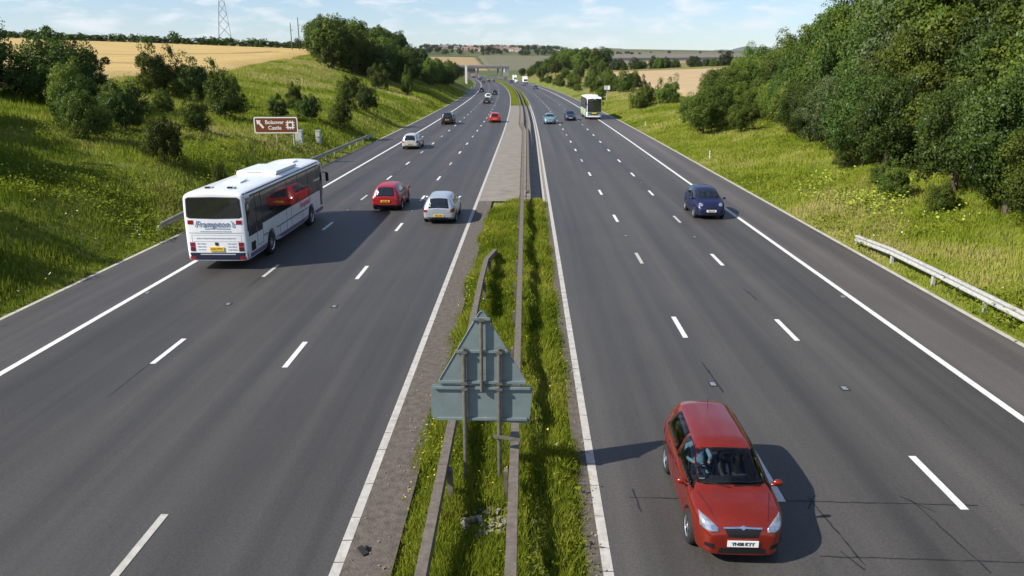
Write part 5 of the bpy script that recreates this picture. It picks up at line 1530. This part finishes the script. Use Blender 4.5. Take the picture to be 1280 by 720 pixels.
CW = mat('coach_white', (.76, .77, .77), .32, coat=.5, var=.04, scale=1.2)
NAVY = mat('coach_navy', (.008, .010, .028), .5); STR_R = mat('stripe_red', (.42, .05, .06), .4); STR_B = mat('stripe_blue', (.05, .07, .22), .4)
TINT = mat('tinted_glass', (.020, .022, .019), .055, spec=1.0)
SCRIPT = mat('script_blue', (.10, .16, .30), .5); FAINT = mat('faint_letter', (.42, .44, .46), .5); PINK = mat('pink_letter', (.72, .20, .27), .5); SEAL = mat('window_seal', (.02, .02, .022), .5)
def coach(label, u, ynear, away, L, W, H, body_m, rear_detail, yaw_off=0.0):
    yc = ynear + L / 2
    p = rp(u, yc); root = empty('coach', (p.x, p.y, .002), heading(yc) + (0 if away else math.pi) + yaw_off); tag(root, label, 'coach')
    hl, hw = L / 2, W / 2
    rw, ra = .50, .60
    wy = (-hl + 2.95, hl - 2.75)
    me = box_shell(L, W, H, .33, wy, ra, rw)
    sh = Shell(me)
    link('body', me, body_m, root, smooth=True)
    zt = H - .30; zb = 1.62
    for s in (1, -1):
        # side glazing, one pane at a time between dark pillars
        ed = [-hl + .22, -hl + 1.18, -hl + 1.86, -hl + 3.6, -hl + 5.4, -hl + 7.1, -hl + 8.8, -hl + 10.5, hl - .55] if L > 11 else list(np.linspace(-hl + .25, hl - .55, 8))
        sh.part('window_band', root, SEAL, [(ed[0] - .05, zb - .05), (ed[-1] + .05, zb - .05)], [(ed[0] - .05, zt + .06), (ed[-1] + .05, zt + .06)], 'x', s, off=.006, nu=16, nv=4)
        for a, b in zip(ed[:-1], ed[1:]):
            # the rearmost panes reach further down
            low = zb - (.28 if b < -hl + 1.9 and rear_detail else 0)
            sh.part('side_window', root, TINT, [(a + .03, low), (b - .03, low)], [(a + .03, zt), (b - .03, zt)], 'x', s, off=.014, nu=4, nv=4)
        if rear_detail:
            sh.part('roof_gutter', root, SEAL, [(-hl + .2, zt + .14), (hl - .5, zt + .14)], [(-hl + .2, zt + .18), (hl - .5, zt + .18)], 'x', s, off=.014, nu=16, nv=1)
            for z, m, t in ((.60, STR_R, .045), (.545, SCRIPT, .05), (.48, STR_B, .06)):
                for a, b in ((-hl + .3, wy[0] - ra - .03), (wy[0] + ra + .03, wy[1] - ra - .03), (wy[1] + ra + .03, hl - .5)):
                    sh.part('stripe', root, m, [(a, z), (b, z)], [(a, z + t), (b, z + t)], 'x', s, off=.006, nu=8, nv=1)
            sh.part('waist_rail', root, SEAL, [(-hl + 1.9, 1.02), (hl - 1.9, 1.02)], [(-hl + 1.9, 1.06), (hl - 1.9, 1.06)], 'x', s, off=.008, nu=14, nv=1)
            for yd, z0, z1 in ((-hl + 1.16, .78, 1.55), (-hl + 1.84, .78, 1.55), (-.9, .62, 1.55), (-.15, .62, 1.55), (1.6, .62, 1.0), (-1.9, .62, 1.0)):
                sh.part('panel_seam', root, SEAL, [(yd - .012, z0), (yd + .012, z0)], [(yd - .012, z1), (yd + .012, z1)], 'x', s, off=.004, nu=1, nv=6)
            sh.part('panel_seam', root, SEAL, [(-hl + 1.16, .77), (-hl + 1.86, .77)], [(-hl + 1.16, .79), (-hl + 1.86, .79)], 'x', s, off=.004, nu=4, nv=1)
            sh.part('engine_grille', root, BLACK, [(-hl + .42, .70), (-hl + .90, .70)], [(-hl + .42, 1.06), (-hl + .90, 1.06)], 'x', s, off=.008, nu=3, nv=2)
            c, n = sh.hit('x', s, hl - 3.9, 1.36)
            lettering('side_lettering', "Frampton's", .42, c + n * .012, PINK, root, face='+x' if s > 0 else '-x', shear=.35, bold=.006)
            sh.part('door', root, SEAL, [(hl - 1.05, .75), (hl - .60, .75)], [(hl - 1.05, zt), (hl - .60, zt)], 'x', s, off=.010, nu=3, nv=5)
            sh.part('door_pane', root, TINT, [(hl - 1.0, .85), (hl - .65, .85)], [(hl - 1.0, zt - .06), (hl - .65, zt - .06)], 'x', s, off=.020, nu=3, nv=5)
        for c in wy: wheel(root, s * (hw - .17), c, rw, .29, s, None, 10)
        # mirror on an arm
        mb = MB().tube((s * (hw - .05), hl - .25, H - .75), (s * (hw + .16), hl - .02, H - .80), .025, n=6)
        a_ = mb.build('mirror_arm', BLACK, root); MB().box((s * (hw + .16), hl - .02, H - 1.04), (.16, .12, .46)).build('mirror', BLACK, a_, bevel=.03)
    # rear end
    zr0, zr1 = (H - 1.02, H - .25) if rear_detail else (H - 1.17, H - .36)
    X = hw
    sh.part('rear_window_seal', root, SEAL, [(-X * .885, zr0 + .03), (-X * .8, zr0 - .03), (0, zr0 - .05), (X * .8, zr0 - .03), (X * .885, zr0 + .03)], [(-X * .86, zr1 - .04), (-X * .78, zr1 + .03), (0, zr1 + .05), (X * .78, zr1 + .03), (X * .86, zr1 - .04)], 'y', -1, off=.008, nu=16, nv=5)
    sh.part('rear_window', root, TINT, [(-X * .84, zr0 + .06), (-X * .76, zr0), (0, zr0 - .015), (X * .76, zr0), (X * .84, zr0 + .06)], [(-X * .82, zr1 - .07), (-X * .74, zr1), (0, zr1 + .015), (X * .74, zr1), (X * .82, zr1 - .07)], 'y', -1, off=.016, nu=16, nv=5)
    yb = -hl
    if rear_detail:
        for s in (-1, 1):
            for z0, z1, w in ((1.88, 2.04, .22), (.98, 1.15, .20), (.79, .96, .20)):
                xa, xb = sorted((s * X * .86, s * (X * .86 - w)))
                sh.part('tail_light', root, REDLENS if z0 != .79 else mat('dark_lens', (.10, .012, .014), .2, coat=.5), [(xa, z0), (xb, z0)], [(xa, z1), (xb, z1)], 'y', -1, off=.014, nu=3, nv=2)
            xa, xb = sorted((s * X * .90, s * (X * .90 - .24)))
            sh.part('bumper_lamp', root, REDLENS, [(xa, .45), (xb, .45)], [(xa, .57), (xb, .57)], 'y', -1, off=.020, nu=3, nv=2)
        sh.part('bumper', root, NAVY, [(-X * .95, .345), (X * .95, .345)], [(-X * .955, .73), (X * .955, .73)], 'y', -1, off=.012, nu=18, nv=4)
        sh.part('bumper_strip', root, FAINT, [(-X * .55, .645), (X * .58, .645)], [(-X * .55, .685), (X * .58, .685)], 'y', -1, off=.020, nu=10, nv=1)
        for z, a, b in ((1.52, -X * .86, X * .86), (1.44, -X * .78, X * .80), (1.18, -X * .78, X * .80)):
            sh.part('panel_seam', root, FAINT if z < 1.5 else SEAL, [(a, z), (b, z)], [(a, z + .014), (b, z + .014)], 'y', -1, off=.005, nu=12, nv=1)
        for x in (-X * .78, X * .80):
            sh.part('panel_seam', root, FAINT, [(x - .007, 1.19), (x + .007, 1.19)], [(x - .007, 1.44), (x + .007, 1.44)], 'y', -1, off=.005, nu=1, nv=3)
        c, n = sh.hit('y', -1, 0, 1.88)
        lettering('rear_lettering', "Frampton's", .345, c + Vector((-.01, -.016, 0)), SCRIPT, root, shear=.30, space=1.02, bold=0)
        # flourish under the name
        mb = MB(); pts = [(-.42, 1.70), (-.1, 1.715), (.2, 1.71), (.6, 1.70)]
        for a, b in zip(pts[:-1], pts[1:]):
            ca = sh.hit('y', -1, *a)[0]; cb = sh.hit('y', -1, *b)[0]; mb.tube(ca + Vector((0, -.012, 0)), cb + Vector((0, -.012, 0)), .008, n=5)
        mb.build('flourish', SCRIPT, root)
        def small(z, x0, x1, h, n, m):
            """rows of lettering too small to read in the photograph: short strokes"""
            mb = MB(); x = x0
            while x < x1:
                w = random.uniform(.025, .05)
                c = sh.hit('y', -1, x + w / 2, z)[0]
                mb.box(c + Vector((0, -.010, 0)), (w, .006, h * random.uniform(.6, 1))); x += w + random.uniform(.01, .03)
            mb.build('small_print', m, root)
        small(1.60, -.62, .62, .035, 0, FAINT); small(1.32, -.78, .78, .045, 0, FAINT)
        for z in (1.10, .98, .86):
            small(z, -.78, -.46, .045, 0, FAINT); small(z, .44, .76, .045, 0, FAINT)
        c, n = sh.hit('y', -1, 0, .88)
        pl = MB().box((0, 0, 0), (.56, .02, .17)).build('number_plate', YPLATE, root); pl.location = c + Vector((0, -.02, 0))
        lettering('plate_lettering', 'N12 FTC', .12, (0, -.012, 0), INK, pl)
        c, n = sh.hit('y', -1, 0, 1.09); MB().box(c + Vector((0, -.01, 0)), (.12, .02, .12)).build('badge', INK, root)
    # front end
    gm = TINT
    sh.part('windscreen', root, gm, [(-X * .985, 1.20), (0, 1.14), (X * .985, 1.20)], [(-X * .98, H - .36), (0, H - .24), (X * .98, H - .36)], 'y', 1, off=.012, nu=16, nv=8)
    if not rear_detail:
        sh.part('front_panel', root, mat('coach_teal', (.03, .12, .115), .35, coat=.5), [(-X * .98, .82), (X * .98, .82)], [(-X * .98, 1.13), (X * .98, 1.13)], 'y', 1, off=.010, nu=12, nv=3)
        sh.part('grille', root, BLACK, [(-X * .55, .66), (X * .55, .66)], [(-X * .55, .80), (X * .55, .80)], 'y', 1, off=.012, nu=8, nv=2)
        for s in (-1, 1):
            xa, xb = sorted((s * X * .88, s * X * .62)); sh.part('headlight', root, CLEARLENS, [(xa, .62), (xb, .62)], [(xa, .80), (xb, .80)], 'y', 1, off=.014, nu=3, nv=2)
        c, n = sh.hit('y', 1, 0, 1.02); MB().box(c + Vector((0, .03, 0)), (.75, .02, .20)).build('destination_plate', YPLATE, root)
        for s in (-1, 1):
            sh.part('corner_window', root, TINT, [(hl - .75, 1.22), (hl - .03, 1.20)], [(hl - .75, H - .36), (hl - .06, H - .40)], 'x', s, off=.016, nu=8, nv=5)
        sh.part('side_panel', root, mat('coach_lime', (.36, .52, .20), .4, coat=.4), [(-hl + .3, .62), (hl - 1.0, .62)], [(-hl + .3, 1.5), (hl - 1.0, 1.5)], 'x', 1, off=.004, nu=14, nv=3) if False else None
        for s in (-1, 1):
            for a, b in ((-hl + .3, wy[0] - ra - .05), (wy[0] + ra + .05, wy[1] - ra - .05), (wy[1] + ra + .05, hl - .35)):
                sh.part('side_panel', root, MATS.get('coach_lime') or mat('coach_lime', (.40, .55, .22), .4, coat=.4), [(a, .55), (b, .55)], [(a, 1.5), (b, 1.5)], 'x', s, off=.005, nu=8, nv=3)
    # roof: air conditioning pod and hatches
    y0 = -hl + (5.1 if rear_detail else 5)
    pod = MB().prism([(y0, 0), (y0 + 3.1, 0), (y0 + 2.95, .14), (y0 + .12, .16)], 'x', -.92, .92).build('roof_pod', CW, root, bevel=.03); pod.location = (0, 0, H - .01)
    MB().box((-.1, y0 - .012 + .06, .08), (.62, .02, .08)).build('pod_vent', FAINT, pod)
    for x, y, w, d in ((0, -hl + 2.6, .72, .85), (.05, hl - 2.2, .72, .8)):
        hch = MB().box((x, y, H + .065), (w, d, .05), rx=.05).build('roof_hatch', CW, root, bevel=.015)
    for x, y in ((-.45, -hl + .9), (.45, -hl + .9), (-.62, hl - 3.5), (.62, hl - 3.5)):
        v = MB().box((x, y, H + .03), (.34, .28, .07)).build('roof_vent', FAINT, root, bevel=.02)
        MB().box((x, y - .10, H + .055), (.20, .12, .05)).build('vent_cap', BLACK, v)
    return root
coach("white coach with Frampton's lettering on its rear, driving away", -12.36, 29.2, True, 12.0, 2.5, 3.17, CW, True)
coach('pale green and white coach with dark windscreen coming towards us', 10.75, 123.6, False, 12.0, 2.5, 3.55, CW, False)

def lorry(label, u, ynear, H, L, cat, away=False, red=None):
    yc = ynear + L / 2; p = rp(u, yc)
    t = empty('box_lorry', (p.x, p.y, .002), heading(yc) + (0 if away else math.pi)); tag(t, label, cat, 'white lorries')
    hl = L / 2
    MB().box((0, -.95, .95 + (H - .95) / 2), (2.45, L - 2.2, H - .95)).build('cargo_box', SWHITE if not red else mat('lorry_red', (.40, .05, .05), .5), t, bevel=.04)
    cab = MB().prism([(hl - 2.0, .55), (hl, .55), (hl, 1.35), (hl - .25, 2.45), (hl - .45, 2.6), (hl - 2.0, 2.6)], 'x', -1.1, 1.1).build('cab', SWHITE, t, bevel=.05)
    MB().prism([(hl - .02, 1.42), (hl + .012, 1.42), (hl - .21, 2.38), (hl - .26, 2.38)], 'x', -.98, .98).build('windscreen', GLASS, cab)
    MB().prism([(hl - .1, .55), (hl + .02, .55), (hl + .02, .85), (hl - .1, .85)], 'x', -1.05, 1.05).build('bumper', P_['dkgrey'], cab)
    MB().box((0, 0, .75), (1.6, L - 1, .3)).build('chassis', BLACK, t)
    for s in (-1, 1):
        for y in (hl - 1.2, -hl + 1.6): wheel(t, s * 1.02, y, .45, .28, s, None, 10)
lorry('white box lorry just behind the far white van', 9.9, 515, 3.9, 8.5, 'lorry')
lorry('white box lorry with tall body ahead of the other one', 10.4, 428, 3.9, 8.5, 'lorry')
lorry('red and white lorry in the queue under the overbridge', -12.2, 850, 3.9, 10, 'lorry', True, red=True)
car('white van between the two white box lorries', 6.9, 455, False, 'estate', 4.9, 1.9, 2.2, P_['white'], name='van', level=1, detail=False)

# ------------------------------------------------------------------ air
hz = MB().box((0, 7000, 250), (24000, 16000, 700)).build('haze', None)
hz.data.materials.clear()
hm = bpy.data.materials.new('haze'); hm.use_nodes = True
_n, _l = hm.node_tree.nodes, hm.node_tree.links; _n.clear()
_o = _n.new('ShaderNodeOutputMaterial'); _v = _n.new('ShaderNodeVolumePrincipled')
_v.inputs['Color'].default_value = (.80, .88, 1.0, 1); _v.inputs['Density'].default_value = 2.2e-5; _v.inputs['Anisotropy'].default_value = .0
_l.new(_v.outputs[0], _o.inputs['Volume']); hz.data.materials.append(hm)
tag(hz, 'thin summer haze over the whole landscape', 'haze', kind='stuff')
